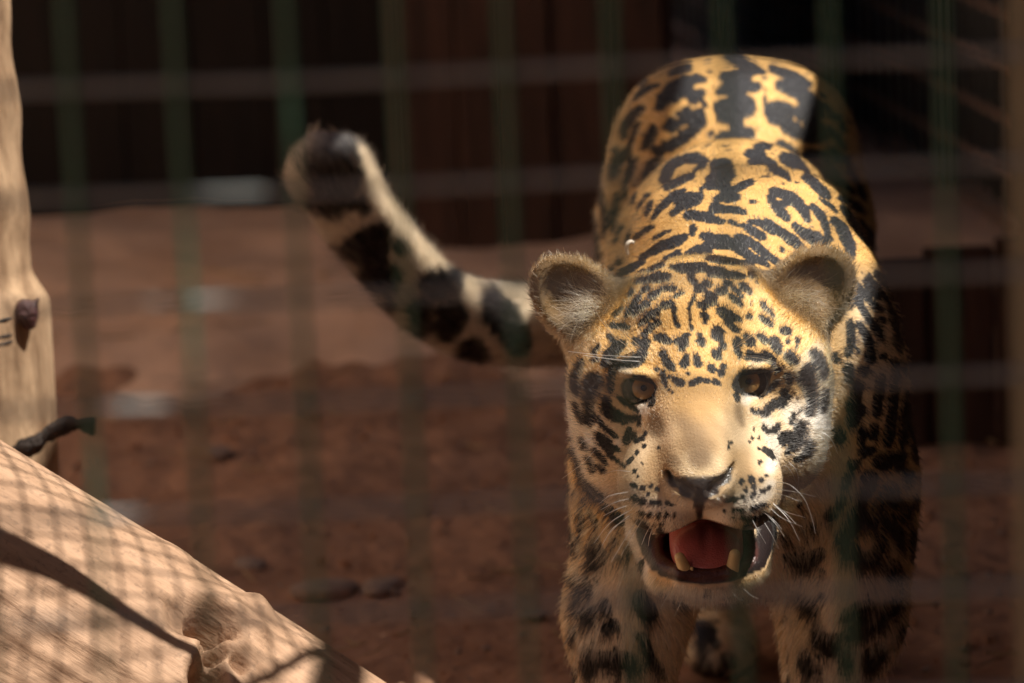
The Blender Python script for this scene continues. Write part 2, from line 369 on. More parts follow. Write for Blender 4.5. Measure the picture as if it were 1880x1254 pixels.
k 0.061 0.052 292 885 260 6.0 303 891 260 6.6 313 894 256 4.9
k 0.065 0.049 289 871 248 3.8 298 875 246 3.8 307 876 240 6.0 319 881 233 6.6 332 892 229 6.0 346 905 231 6.0 345 908 239 4.9 336 904 246 4.9 325 900 253 4.5 322 903 259 3.5
k 0.073 0.046 358 922 239 3.0 365 928 231 3.6 371 934 222 3.0
k 0.073 0.049 367 946 254 2.8 373 946 241 2.8
k 0.060 0.043 254 541 202 2.8 268 580 206 4.6 297 851 216 5.3 308 857 212 4.9 314 861 208 3.0
k 0.055 0.042 245 500 193 5.1 257 502 192 5.1 251 472 185 5.1
k 0.062 0.041 283 528 190 6.1 294 534 187 5.6
k 0.069 0.041 332 882 209 6.0 344 896 206 6.6 349 900 200 6.0
k 0.072 0.042 358 914 213 4.9 368 925 206 4.9
k 0.038 0.039 181 552 190 5.6 192 528 190 5.5 197 497 185 4.5 192 472 176 4.1 176 343 165 4.0 165 338 160 4.0 154 348 155 4.4 158 527 169 5.5 163 552 178 5.6 169 566 186 4.6 181 552 190 5.0
k 0.047 0.037 203 297 171 8.5 210 297 174 5.8 215 315 165 5.3 201 308 162 7.5 194 285 155 5.8 208 278 154 6.6
k 0.047 0.037 210 445 177 8.8 218 457 181 6.0 222 451 170 5.5 208 451 168 7.8 201 451 161 6.0 216 451 160 6.8
k 0.035 0.031 169 288 149 1.7 159 289 144 3.1 151 286 136 3.9 143 284 128 2.6 137 286 120 1.2
k 0.040 0.032 162 270 138 4.9 173 263 140 5.6 183 259 142 4.3
k 0.039 0.030 180 250 136 3.4 166 253 131 3.1 156 254 124 2.6
k 0.044 0.028 171 236 123 4.3 181 228 122 4.8 197 214 117 3.0 203 211 116 2.1
k 0.041 0.025 175 218 110 3.3 174 211 104 2.1
k 0.047 0.030 196 232 130 4.8 205 227 128 3.3 212 224 127 2.6
k 0.048 0.033 199 244 138 3.3 208 251 143 4.3 215 258 147 2.6
k 0.023 0.039 121 965 207 6.1 118 968 198 5.0 116 970 190 3.0
k 0.027 0.039 136 933 206 3.0 135 932 195 4.1 130 937 183 2.6
k 0.031 0.037 160 896 195 4.9 152 905 187 4.9 148 910 179 3.0
k 0.030 0.031 141 526 151 2.8 137 519 144 3.8 133 518 138 3.3
k 0.031 0.030 138 327 138 2.2 133 311 126 2.2
k 0.021 0.030 102 998 179 2.5 102 999 168 3.6 105 977 154 3.0 106 967 138 2.5 105 962 122 2.5
k 0.024 0.030 112 627 157 1.8 111 627 147 2.8 111 627 135 2.3 110 627 119 1.4
k 0.024 0.030 120 951 168 1.9 119 948 157 3.0 118 943 144 2.5 117 947 127 1.5
k 0.019 0.023 95 999 145 1.4 97 997 123 2.5 98 985 106 3.0 100 963 92 2.5
k 0.025 0.034 128 940 180 1.4 127 937 163 1.9
k 0.024 0.025 116 574 121 1.8 110 568 107 1.8
k 0.028 0.032 131 629 157 1.8 127 589 146 1.5
k 0.026 0.024 118 360 110 1.7 115 352 100 1.7
k 0.030 0.025 122 306 103 2.2 134 275 111 2.6 138 269 112 1.7
k 0.034 0.024 139 250 101 1.7 147 241 105 1.7 154 235 108 1.0
k 0.035 0.022 133 240 85 2.1 144 228 91 3.5 155 220 97 3.9 167 213 101 3.0
k 0.046 0.023 184 203 101 3.0 194 195 99 4.2 205 189 96 4.8 212 185 93 5.1
k 0.043 0.021 178 188 89 3.3 187 183 89 3.8
k 0.024 0.018 105 526 76 3.6 109 369 82 3.4
k 0.059 0.039 246 461 183 5.1 260 475 184 5.1 264 339 170 4.4 270 313 165 3.4 273 295 159 1.4
k 0.058 0.039 265 457 179 5.9
k 0.064 0.039 288 520 186 6.1 297 520 181 5.5 303 509 175 3.7
k 0.051 0.035 235 284 157 3.1 226 273 153 3.9 217 261 148 3.5 210 255 145 3.5
k 0.060 0.031 255 259 147 3.9 252 244 139 3.9 256 235 133 3.9 260 228 126 4.3 266 223 120 3.1
k 0.063 0.031 255 259 147 3.9 263 255 144 4.3 272 253 141 5.2 279 246 134 5.2 284 239 127 4.6 287 233 119 2.6
k 0.061 0.031 266 243 136 4.3
k 0.070 0.027 293 252 132 3.1 298 249 126 3.9 303 247 119 3.9 305 242 113 3.1 307 235 103 1.9 309 233 98 1.9
k 0.069 0.035 292 331 164 4.4 297 313 158 4.7 303 300 151 4.7 309 296 145 4.0 312 292 141 1.7
k 0.075 0.024 315 260 118 3.9 321 259 111 5.2 325 253 103 5.8 329 247 94 5.2 329 236 85 4.3
k 0.067 0.024 273 219 112 2.1 279 218 107 3.0 286 220 103 4.3 294 222 99 5.5 303 227 97 3.3
k 0.061 0.024 246 213 117 1.7 254 208 109 3.0 263 207 103 3.5 273 207 96 3.9 278 208 91 2.6
k 0.056 0.026 229 210 116 1.5 238 209 115 2.6 247 206 109 2.1 251 203 104 1.2
k 0.054 0.025 224 204 111 2.1 232 200 106 3.5 241 198 101 2.6
k 0.056 0.021 216 194 101 2.1 226 191 98 3.0 234 187 91 3.0 242 184 85 3.0 251 184 78 2.6 257 184 74 1.7
k 0.071 0.038 338 888 203 9.6 350 900 195 6.6 359 910 186 4.5 371 925 178 3.0
k 0.069 0.038 344 891 189 5.6
k 0.077 0.037 376 938 206 3.0 383 948 192 3.0 392 960 178 3.0 398 967 164 3.0
k 0.074 0.035 361 913 182 2.5 374 930 178 3.0 384 943 170 2.5
k 0.076 0.031 325 333 143 2.2 334 333 139 3.1 342 333 134 4.0 347 333 129 2.2
k 0.076 0.031 370 946 162 2.5 379 932 158 3.6 390 948 153 4.5 396 957 148 2.5
k 0.077 0.026 326 311 133 2.6 332 308 124 3.6 340 316 114 3.1 346 312 104 3.1 353 312 96 2.6
k 0.077 0.026 374 956 153 3.0 381 956 142 4.1 389 956 130 3.6 396 947 119 3.6 405 966 110 3.0
k 0.081 0.024 404 969 128 3.0 412 996 119 4.1 413 972 110 2.5
k 0.050 0.029 210 226 128 3.3 217 224 127 3.3 225 221 125 1.7
k 0.049 0.032 209 243 139 4.3 219 244 140 3.3
k 0.081 0.012 344 225 59 4.2 349 223 50 4.2 354 225 43 3.3
k 0.080 0.010 321 96 55 2.7 329 96 47 2.5 337 96 39 2.3 342 96 32 3.2 348 96 30 1.8
k 0.080 0.010 330 215 56 2.8 338 210 48 2.6 346 212 40 2.3 352 214 33 3.3 359 224 31 1.8
k 0.080 0.005 330 205 47 2.0 337 200 33 2.3 345 199 20 2.6 353 202 10 3.0 355 201 2 2.3
k 0.084 0.007 346 233 66 1.3 354 238 56 1.5 363 244 43 2.0 369 250 30 2.8 372 245 17 3.3 375 242 2 3.3 375 238 -6 2.8
k 0.083 0.005 357 214 21 3.8
k 0.084 0.013 356 254 65 3.7 368 273 55 3.7 373 283 45 3.4
k 0.088 0.001 381 267 9 2.3 382 249 0 3.0
k 0.089 0.003 380 254 25 1.5 387 259 10 1.5 392 255 -2 1.1
k 0.076 0.000 324 187 17 2.8 325 183 7 3.8 324 178 -5 3.3 322 176 -12 2.3
k 0.080 -0.000 333 190 17 1.8 339 189 8 2.6 343 188 0 3.3 344 187 -7 2.8 344 183 -18 3.3
k 0.083 -0.003 358 198 -14 3.3
k 0.075 -0.007 322 173 -25 3.8 322 171 -34 3.3
k 0.079 -0.007 337 176 -28 4.2
k 0.086 -0.007 369 216 -17 2.8 370 213 -30 3.8 368 206 -37 3.8
k 0.087 -0.006 379 241 -21 2.8 380 242 -28 1.8
k 0.090 -0.007 387 246 -16 3.3 389 247 -31 3.9 392 245 -38 3.9
k 0.076 0.008 325 197 37 2.8 325 195 33 1.4
k 0.085 -0.000 367 218 0 1.3
k 0.083 -0.008 355 189 -35 3.3
k 0.078 -0.002 332 179 -9 1.3
k 0.072 -0.004 308 174 -15 3.3 310 173 -18 2.3
k 0.077 -0.014 331 172 -43 4.4 328 170 -53 3.8 325 168 -62 4.9 331 169 -65 5.3 325 168 -76 5.3
k 0.082 -0.013 354 188 -35 3.3 352 183 -51 3.8 350 180 -66 3.3 349 179 -70 2.1
k 0.085 -0.016 369 210 -31 3.9 368 205 -51 3.9 366 199 -74 4.4 363 195 -89 5.4 362 193 -99 3.3
k 0.088 -0.017 385 258 -48 2.7 382 238 -67 4.5 379 224 -84 4.5 377 219 -98 3.3
k 0.090 -0.021 390 262 -69 2.1 391 258 -85 2.7 394 263 -97 5.0 396 263 -111 5.5
k 0.091 -0.013 390 261 -40 3.3 393 243 -55 3.3 398 248 -73 3.3
k 0.079 -0.021 336 171 -86 3.3 334 171 -96 2.3
k 0.081 -0.020 347 178 -82 3.5 346 177 -91 3.3
k 0.080 -0.025 336 173 -106 3.8 345 177 -104 2.3
k 0.084 -0.027 361 193 -114 8.4 366 199 -112 5.4 353 185 -117 5.4
k 0.087 -0.026 376 217 -109 4.9 374 213 -119 4.9
k 0.088 -0.031 384 231 -129 5.4 380 223 -138 2.7
k 0.077 -0.027 325 171 -118 3.8 330 172 -116 2.7
k 0.075 -0.031 323 172 -127 2.7 318 173 -138 2.7
k 0.079 -0.035 343 179 -129 5.4 341 180 -139 6.1 335 179 -148 4.4 333 180 -158 3.8 327 182 -168 5.4
k 0.085 -0.035 365 201 -144 7.3 368 207 -155 5.4
k 0.082 -0.037 355 191 -150 2.7 352 191 -159 3.9 348 190 -169 3.3
k 0.090 -0.036 393 252 -151 2.7 392 254 -159 2.7
k 0.088 -0.038 383 232 -160 5.0 379 228 -170 5.4
k 0.074 -0.036 315 176 -152 3.8 313 178 -158 2.1
k 0.071 -0.039 305 180 -166 4.9
k 0.073 -0.021 311 166 -87 5.3 313 167 -92 4.2
k 0.065 -0.048 264 201 -208 2.4 275 203 -210 6.0 287 201 -210 5.5 297 196 -204 3.7
k 0.076 -0.042 317 187 -188 6.0 326 184 -177 6.8 334 183 -168 6.0
k 0.076 -0.047 324 192 -201 6.6 331 193 -200 3.7
k 0.081 -0.047 338 200 -212 6.0 345 202 -210 6.8 353 204 -201 4.7 355 203 -190 4.3
k 0.081 -0.040 346 192 -176 3.7 352 193 -167 3.0
k 0.084 -0.041 365 207 -172 6.1 361 205 -180 3.7
k 0.087 -0.044 374 225 -184 5.5 375 230 -197 5.0
k 0.090 -0.045 390 257 -182 4.4 391 266 -196 5.6 391 276 -209 3.7
k 0.085 -0.051 371 235 -218 6.9 365 228 -222 6.1
k 0.067 -0.060 288 238 -257 8.2 292 240 -263 4.8
k 0.078 -0.061 324 227 -266 4.8 335 226 -262 8.2 347 229 -256 4.8
k 0.085 -0.060 370 257 -258 8.2 362 251 -267 6.9 378 266 -253 4.8
k 0.079 -0.065 328 241 -285 4.8 336 242 -283 6.9 347 245 -278 6.1 358 253 -276 3.7
k 0.087 -0.065 384 290 -278 4.8 380 287 -288 3.8
k 0.070 -0.067 295 248 -277 2.4 301 255 -292 6.9 310 255 -299 6.9 315 245 -289 4.8
k 0.066 -0.072 286 276 -307 5.6 288 282 -318 5.6 290 285 -325 3.7
k 0.068 -0.074 299 277 -322 3.7
k 0.075 -0.071 327 261 -310 6.9
k 0.081 -0.071 349 269 -310 6.9 360 271 -303 6.9 352 277 -318 6.1
k 0.061 -0.044 261 185 -189 3.4
k 0.067 -0.042 288 185 -177 2.6
k 0.014 -0.043 55 262 -166 2.1 55 267 -182 2.7 57 257 -194 5.0 63 249 -199 4.3 65 244 -204 2.1
k 0.019 -0.048 79 222 -193 4.9 80 224 -205 6.6 79 227 -216 5.4 87 218 -207 4.2
k 0.026 -0.047 112 197 -201 3.3
k 0.029 -0.050 118 28 -205 4.0
k 0.023 -0.045 98 202 -192 2.6
k 0.014 -0.046 59 259 -200 4.5 66 243 -204 1.9
k 0.014 -0.058 62 247 -228 2.5 63 242 -245 2.8 62 240 -257 2.5 62 240 -267 2.1
k 0.017 -0.055 70 236 -230 2.5 73 232 -239 3.0 74 230 -247 2.5
k 0.017 -0.062 74 229 -263 6.6 73 229 -270 5.6
k 0.021 -0.060 89 220 -254 4.1 92 219 -261 3.5
k 0.022 -0.064 93 220 -277 5.6 100 217 -274 3.8
k 0.014 -0.066 58 248 -280 3.0 59 251 -289 3.5
k 0.013 -0.053 55 271 -226 1.2 56 258 -235 1.1
k 0.017 -0.072 72 242 -304 5.6 74 246 -315 7.1 75 250 -323 4.9
k 0.024 -0.072 85 234 -308 5.6 101 229 -310 7.5 111 228 -309 7.5 120 231 -314 5.6
k 0.013 -0.075 56 285 -324 7.2 56 279 -332 6.1
k 0.031 -0.070 124 220 -285 3.8 132 226 -296 3.8 135 233 -309 3.9 145 245 -319 3.9
k 0.030 -0.059 124 215 -249 6.4 132 218 -262 7.5
k 0.042 -0.064 221 977 -328 10.6 208 1004 -325 6.0
k 0.043 -0.069 216 968 -350 5.5
k 0.042 -0.073 219 982 -370 9.7 209 1017 -377 6.5
k 0.049 -0.072 246 968 -364 8.7
k 0.046 -0.075 236 998 -380 6.9
k -0.041 0.040 -221 1039 220 23.4 -198 1043 218 17.2 -187 1047 192 13.5 -216 1044 187 13.5 -239 1043 215 18.2
k -0.041 0.031 -211 1055 158 17.2 -222 1062 156 9.4 -195 1050 164 12.0
k -0.032 0.021 -186 1085 102 11.0 -167 1070 112 13.6 -160 1080 91 13.6 -152 1069 122 9.4
k -0.031 0.013 -147 1090 70 15.7 -163 1095 73 12.1 -169 1112 60 7.4
k -0.015 0.013 -87 1106 65 13.7 -69 1122 68 11.1
k -0.020 0.005 -108 1111 34 11.1 -103 1132 13 7.4
k -0.014 0.004 -69 1119 29 14.8 -74 1130 10 9.5
k -0.000 0.003 -13 1144 34 16.4 0 1151 13 13.8 10 1165 -5 9.6
k -0.004 0.010 -21 1148 50 9.6
k -0.008 -0.003 -45 1157 -13 12.2 -35 1167 -21 9.6
k -0.033 0.030 -172 1057 156 6.8
k -0.027 0.008 -140 1126 39 6.9
k -0.025 0.021 -128 1081 107 5.2
k 0.028 -0.010 103 19 -41 1.8 106 19 -47 2.6 113 12 -53 2.6 121 6 -54 2.6 128 8 -49 2.6 131 4 -42 1.8 128 -7 -36 1.1 120 -8 -33 1.0 112 -5 -33 1.0 107 14 -37 1.1 103 19 -41 1.6
k 0.032 -0.014 129 -23 -53 1.9 127 -25 -58 2.1
k 0.053 -0.009 204 -20 -36 2.1 204 -26 -41 2.5 208 -24 -45 2.5 218 3 -47 2.2 226 12 -44 2.4 233 16 -38 2.6 236 15 -32 2.1 237 14 -28 1.3 225 -6 -27 1.1 217 -7 -27 1.1 209 -8 -29 1.3 204 -20 -36 1.6
k 0.051 -0.013 204 -33 -48 1.9 206 -33 -53 2.1
w 0.029 -0.015 121 -14 -62 5.6 115 2 -58 4.0
p 0.026 -0.008 105 -4 -31 7.2
p 0.055 -0.006 223 -7 -22 4.8
p 0.066 -0.004 263 29 -28 5.6 283 54 -8 6.5
w 0.054 -0.012 215 -21 -52 4.8 226 7 -48 3.2
w 0.066 -0.017 263 29 -68 12.0 282 42 -73 9.7
w 0.058 -0.020 242 10 -88 8.8 233 2 -72 4.8
w 0.059 -0.026 242 6 -96 5.6 240 -29 -105 5.5 234 -53 -115 4.7
w 0.065 -0.023 271 30 -88 4.8 267 27 -99 4.8
w 0.051 -0.036 178 -76 -151 9.4 197 -80 -149 8.6 217 -78 -145 8.6 232 -67 -138 4.7
w 0.047 -0.040 183 -61 -162 6.3 198 -70 -163 4.7
w 0.058 -0.032 234 -62 -129 3.9
w 0.032 -0.036 108 -62 -133 3.9 109 -65 -140 4.7 122 -76 -151 8.6 141 -80 -153 10.2 157 -76 -153 8.6
w 0.037 -0.041 142 -69 -166 4.7 153 -69 -163 4.7
w 0.018 -0.023 73 37 -92 6.4 79 32 -100 3.2
w 0.024 -0.023 97 17 -93 4.8
w 0.028 -0.051 108 10 -210 7.6 121 10 -205 7.6
w 0.028 -0.051 113 208 -220 7.9 127 208 -215 7.9
w 0.027 -0.044 106 66 -178 10.2 117 26 -189 6.7
m 0.042 -0.020 169 -61 -58 21.7 168 -87 -84 24.5 168 -94 -99 24.4
m 0.032 -0.029 133 -73 -109 12.8 127 -75 -126 9.8
m 0.052 -0.028 205 -70 -107 12.8 212 -74 -121 9.8
g 0.032 -0.018 128 -30 -66 4.7 130 -37 -72 6.3 132 -45 -79 7.1
g 0.051 -0.017 206 -36 -57 2.4 207 -40 -67 2.5 210 -41 -76 2.2
g 0.040 -0.021 154 -71 -72 7.9 163 -88 -87 11.7 168 -94 -99 14.7
g 0.037 -0.027 146 -90 -108 6.8
o 0.041 -0.013 167 -56 -53 19.7
p 0.042 -0.028 168 -101 -113 16.6
p 0.040 -0.028 158 -98 -111 11.7
p 0.045 -0.028 180 -98 -111 10.7
p 0.080 -0.000 346 209 35 31.5 344 179 -38 36.5
p 0.070 -0.036 302 171 -131 31.3 292 183 -173 31.3
p 0.049 -0.064 247 981 -324 37.2
p 0.065 -0.069 286 257 -277 13.3 281 292 -323 13.4
p 0.032 -0.070 137 231 -302 26.4
p 0.026 -0.045 110 195 -195 26.2
p 0.015 0.001 61 70 3 15.3
o 0.044 0.033 105 27 189 35.2 156 27 214 60.4 196 27 214 40.3 241 27 230 40.3 231 27 114 80.5 167 68 74 71.2 170 15 33 45.2 169 -1 3 30.0
o 0.044 0.033 110 215 198 36.8 163 215 224 63.2 205 215 224 42.1 252 215 240 42.1 242 215 119 84.2 173 215 77 73.7 178 215 35 47.4 178 215 3 31.6
o 0.044 0.033 129 958 232 43.2 189 901 260 73.2 236 874 259 48.5 293 905 278 48.8 281 910 138 97.8 201 910 89 85.5 207 910 40 55.0 207 910 4 36.7
n 0.042 -0.032 145 -88 -126 4.9 156 -98 -127 6.3 168 -105 -129 8.3 180 -96 -127 6.3 192 -88 -123 4.9
n 0.042 -0.038 168 -101 -140 7.3 169 -80 -150 3.9 168 -91 -163 2.0
n 0.042 -0.038 174 37 -145 7.6 174 37 -155 4.0 174 37 -169 2.0
n 0.036 -0.030 141 -77 -118 2.5 145 -88 -126 3.9
n 0.048 -0.030 197 -77 -114 2.5 192 -88 -123 3.9
l 0.044 -0.048 125 -60 -169 2.5 129 16 -182 3.4 133 0 -193 4.2 135 -15 -202 4.2 140 -26 -211 3.7 152 -41 -213 3.7 169 -41 -214 4.6 186 -41 -213 4.1 202 -40 -210 3.7 216 -22 -207 3.7 222 -15 -200 3.8 225 2 -188 4.2 229 21 -176 4.2 224 -62 -162 3.0
l 0.034 -0.044 134 -59 -171 4.1 140 21 -185 5.1
l 0.053 -0.043 214 -57 -169 5.8 216 12 -184 5.9
l 0.056 -0.044 228 -62 -159 5.9 234 29 -175 7.1 231 7 -189 6.5 228 -12 -203 5.0
l 0.031 -0.044 121 -61 -166 3.9 128 17 -182 5.0 131 -2 -196 5.0
k 0.057 -0.045 238 44 -167 6.1 237 27 -180 6.5 232 5 -192 6.0 227 -13 -203 4.0
l 0.043 -0.052 138 -22 -208 4.0 150 -41 -211 4.9 173 -41 -214 5.9 197 -41 -212 5.4 217 -20 -207 4.5
w 0.038 -0.039 142 -75 -160 7.9 159 -71 -156 5.9
w 0.050 -0.038 191 -75 -156 6.9 213 -78 -153 7.8
l 0.043 -0.053 136 -21 -211 3.5 153 -41 -215 4.0 173 -40 -217 4.5 198 -40 -215 4.0 219 -19 -209 3.5
n 0.042 -0.034 155 -96 -134 5.4 168 -102 -137 7.3 181 -95 -133 5.4
n 0.042 -0.037 168 -94 -147 5.4
l 0.031 -0.045 119 -62 -164 3.9 125 23 -180 6.0 130 4 -191 7.0 134 -15 -203 6.0
b 0.037 0.056 180 925 279 5.4 189 926 284 4.3
b 0.027 0.047 131 953 231 4.9 138 947 243 3.8
b 0.038 0.052 190 901 260 3.7
b 0.038 0.047 181 887 231 4.8 195 880 240 4.8
b 0.031 0.055 155 949 276 2.2
b 0.063 0.050 312 887 248 5.9
b 0.066 0.048 327 894 241 5.3
b 0.065 0.056 333 929 279 3.2 325 929 283 3.2
b 0.053 0.056 266 894 277 2.7
b 0.038 0.038 179 503 178 5.9 171 495 170 3.9
b 0.030 0.030 131 358 135 2.4
b 0.026 0.032 122 593 158 3.0 124 593 142 3.0
b 0.026 0.032 131 932 169 3.2 133 932 152 3.2
b 0.022 0.032 112 963 162 2.7
b 0.062 0.030 274 236 128 4.2 265 236 131 3.2
b 0.073 0.033 367 918 167 3.2
b 0.069 0.025 300 234 109 2.3
k 0.043 0.053 216 888 264 1.7 213 895 269 1.5
k 0.030 0.058 154 1005 299 1.5 148 1007 293 1.3
k 0.057 0.053 282 894 273 1.1 283 874 255 1.1
k 0.071 0.052 354 936 267 1.9 360 933 253 1.9
k 0.032 0.040 166 890 204 2.1 154 905 200 1.9
k 0.043 0.035 191 284 154 1.9 185 274 149 1.7
k 0.017 0.032 87 1001 183 1.5 88 999 161 1.7 90 1003 139 1.7
k 0.022 0.028 112 957 149 1.5 111 951 131 1.5
k 0.071 0.030 304 273 138 1.7 314 279 132 1.9 318 279 127 1.3
k 0.050 0.026 210 210 116 1.3 218 205 112 1.1
k 0.069 0.032 301 273 140 1.3
k 0.079 0.026 393 948 138 1.7 400 959 129 1.5
l 0.030 -0.045 115 -59 -163 3.9 120 28 -180 5.5 125 7 -194 6.0 131 -14 -206 5.0
l 0.057 -0.045 231 -51 -161 4.4 236 26 -180 5.5 232 4 -194 5.5 225 -16 -206 4.5
g 0.042 -0.026 168 -97 -104 8.8
"""
WHISKERS = [
    (0.00042, [(0.1065, -0.0579, -0.1356), (0.0886, -0.0645, -0.1393), (0.0787, -0.0676, -0.1465)]),
    (0.00042, [(0.1070, -0.0585, -0.1474), (0.0935, -0.0641, -0.1521), (0.0826, -0.0671, -0.1574)]),
    (0.00042, [(0.1094, -0.0608, -0.1512), (0.0885, -0.0690, -0.1637), (0.0736, -0.0750, -0.1821)]),
    (0.00042, [(0.1086, -0.0519, -0.1585), (0.0912, -0.0591, -0.1690), (0.0812, -0.0638, -0.1846)]),
    (0.00042, [(0.1143, -0.0603, -0.1601), (0.1033, -0.0673, -0.1761), (0.0894, -0.0741, -0.1988)]),
    (0.00042, [(0.1172, -0.0624, -0.1615), (0.1096, -0.0682, -0.1745), (0.0982, -0.0738, -0.1930)]),
    (0.00042, [(0.1259, -0.0661, -0.1648), (0.1209, -0.0707, -0.1735), (0.1169, -0.0734, -0.1832)]),
    (0.00042, [(0.1279, -0.0652, -0.1663), (0.1243, -0.0698, -0.1760), (0.1228, -0.0721, -0.1847)]),
    (0.00042, [(0.1108, -0.0611, -0.1542), (0.0984, -0.0670, -0.1628), (0.0875, -0.0709, -0.1734)]),
    (0.00042, [(0.1069, -0.0594, -0.1419), (0.0935, -0.0649, -0.1452), (0.0801, -0.0687, -0.1519)]),
    (0.00030, [(0.1086, -0.0514, -0.1180), (0.0938, -0.0519, -0.1170), (0.0815, -0.0506, -0.1210)]),
    (0.00030, [(0.0797, 0.0338, -0.0973), (0.0655, 0.0339, -0.1124), (0.0469, 0.0362, -0.1266)]),
    (0.00030, [(0.0782, 0.0353, -0.0888), (0.0666, 0.0345, -0.0923), (0.0595, 0.0355, -0.1004)]),
    (0.00046, [(0.2378, -0.0544, -0.1268), (0.2513, -0.0600, -0.1296), (0.2638, -0.0645, -0.1417), (0.2704, -0.0692, -0.1588), (0.2735, -0.0731, -0.1734)]),
    (0.00046, [(0.2355, -0.0606, -0.1453), (0.2493, -0.0679, -0.1603), (0.2593, -0.0736, -0.1797)]),
    (0.00046, [(0.2334, -0.0616, -0.1502), (0.2439, -0.0672, -0.1593), (0.2618, -0.0722, -0.1670)]),
    (0.00046, [(0.2267, -0.0675, -0.1539), (0.2353, -0.0723, -0.1601), (0.2430, -0.0753, -0.1688)]),
    (0.00046, [(0.2157, -0.0718, -0.1587), (0.2217, -0.0772, -0.1702), (0.2284, -0.0807, -0.1819)]),
    (0.00046, [(0.2272, -0.0581, -0.1617), (0.2343, -0.0638, -0.1738), (0.2410, -0.0677, -0.1874)]),
    (0.00046, [(0.2367, -0.0564, -0.1494), (0.2511, -0.0624, -0.1551), (0.2647, -0.0661, -0.1589)]),
    (0.00046, [(0.2365, -0.0596, -0.1370), (0.2485, -0.0648, -0.1398), (0.2587, -0.0677, -0.1441)]),
    (0.00046, [(0.2366, -0.0587, -0.1331), (0.2558, -0.0657, -0.1358), (0.2737, -0.0705, -0.1400)]),
    (0.00046, [(0.2306, -0.0603, -0.1567), (0.2381, -0.0653, -0.1648), (0.2458, -0.0688, -0.1760)]),
    (0.00046, [(0.2366, -0.0581, -0.1469), (0.2461, -0.0632, -0.1541), (0.2567, -0.0671, -0.1648)]),
    (0.00042, [(0.2813, 0.0416, -0.0854), (0.2903, 0.0401, -0.0914), (0.2959, 0.0409, -0.1060)]),
    (0.00042, [(0.2858, 0.0478, -0.0824), (0.2958, 0.0464, -0.0900), (0.3024, 0.0471, -0.1037)]),
    (0.00042, [(0.2539, 0.0232, -0.1096), (0.2619, 0.0218, -0.1181), (0.2644, 0.0222, -0.1272), (0.2635, 0.0227, -0.1362)]),
    (0.00042, [(0.2514, 0.0222, -0.1121), (0.2588, 0.0208, -0.1221), (0.2629, 0.0214, -0.1322)]),
    (0.00042, [(0.1144, 0.0154, -0.0105), (0.0932, 0.0108, 0.0060), (0.0807, 0.0087, 0.0220), (0.0716, 0.0066, 0.0416)]),
    (0.00042, [(0.1224, 0.0136, -0.0090), (0.1052, 0.0093, 0.0065), (0.0927, 0.0076, 0.0180)]),
    (0.00042, [(0.1214, 0.0124, -0.0115), (0.1102, 0.0089, -0.0025), (0.0982, 0.0070, 0.0125)]),
    (0.00042, [(0.1223, 0.0104, -0.0145), (0.1002, 0.0062, -0.0135), (0.0771, 0.0039, -0.0120), (0.0515, 0.0013, -0.0090)]),
    (0.00042, [(0.1213, 0.0089, -0.0185), (0.0951, 0.0043, -0.0165), (0.0650, 0.0013, -0.0125)]),
    (0.00042, [(0.1263, 0.0104, -0.0115), (0.1172, 0.0072, -0.0205), (0.1112, 0.0062, -0.0285), (0.1091, 0.0052, -0.0380)]),
    (0.00036, [(0.2026, 0.0029, -0.0075), (0.2175, -0.0009, 0.0035), (0.2338, -0.0029, 0.0145), (0.2547, -0.0055, 0.0295), (0.2725, -0.0078, 0.0439)]),
    (0.00036, [(0.2053, 0.0060, -0.0055), (0.2201, 0.0022, 0.0045)]),
    (0.00036, [(0.2076, 0.0018, -0.0140), (0.2249, -0.0019, -0.0150), (0.2418, -0.0037, -0.0190)]),
    (0.00036, [(0.2054, 0.0074, -0.0035), (0.2142, 0.0043, 0.0025), (0.2232, 0.0032, 0.0095)]),
    (0.00030, [(0.1572, -0.0219, -0.2303), (0.1526, -0.0239, -0.2411), (0.1481, -0.0239, -0.2510)]),
    (0.00030, [(0.1687, -0.0185, -0.2334), (0.1667, -0.0205, -0.2423), (0.1657, -0.0205, -0.2512)]),
    (0.00030, [(0.1809, -0.0243, -0.2321), (0.1828, -0.0263, -0.2390), (0.1848, -0.0263, -0.2459)]),
    (0.00030, [(0.1906, -0.0296, -0.2278), (0.1960, -0.0316, -0.2357), (0.2009, -0.0316, -0.2436)]),
    (0.00030, [(0.1871, -0.0202, -0.2328), (0.1870, -0.0222, -0.2402), (0.1865, -0.0222, -0.2482)]),
    (0.00030, [(0.1987, -0.0276, -0.2260), (0.2045, -0.0296, -0.2328), (0.2115, -0.0296, -0.2368)]),
    (0.00030, [(0.1444, -0.0180, -0.2280), (0.1403, -0.0200, -0.2353), (0.1353, -0.0200, -0.2443)]),
    (0.00030, [(0.2089, -0.0224, -0.2233), (0.2177, -0.0244, -0.2311), (0.2247, -0.0244, -0.2351)]),
    (0.00030, [(0.1742, -0.0180, -0.2340), (0.1741, -0.0200, -0.2433)]),
    (0.00030, [(0.1622, -0.0189, -0.2324), (0.1602, -0.0209, -0.2413)]),
]
# ------------------------------------------------------------------ implicit surface -> mesh
# animal frame: x to its left-hand flank as seen, y towards the tail, z up; pitched with the stance
J_ROT = Matrix.Rotation(-PITCH, 3, 'X')
_c, _s = math.cos(ROLL), math.sin(ROLL)
J_MAT = np.array(J_ROT) @ np.array([[_c, 0, -_s], [0, 1, 0], [_s, 0, _c]])
J_ORG = np.array([0.0, 0.0, CAM_H]) + J_MAT @ np.array([0, 4.1, 0])
def to_world(p):
    return np.asarray(p) @ J_MAT.T + J_ORG

def euler(rx, ry, rz):
    return np.array(Matrix.Rotation(math.radians(rz), 3, 'Z') @ Matrix.Rotation(math.radians(ry), 3, 'Y') @ Matrix.Rotation(math.radians(rx), 3, 'X'))

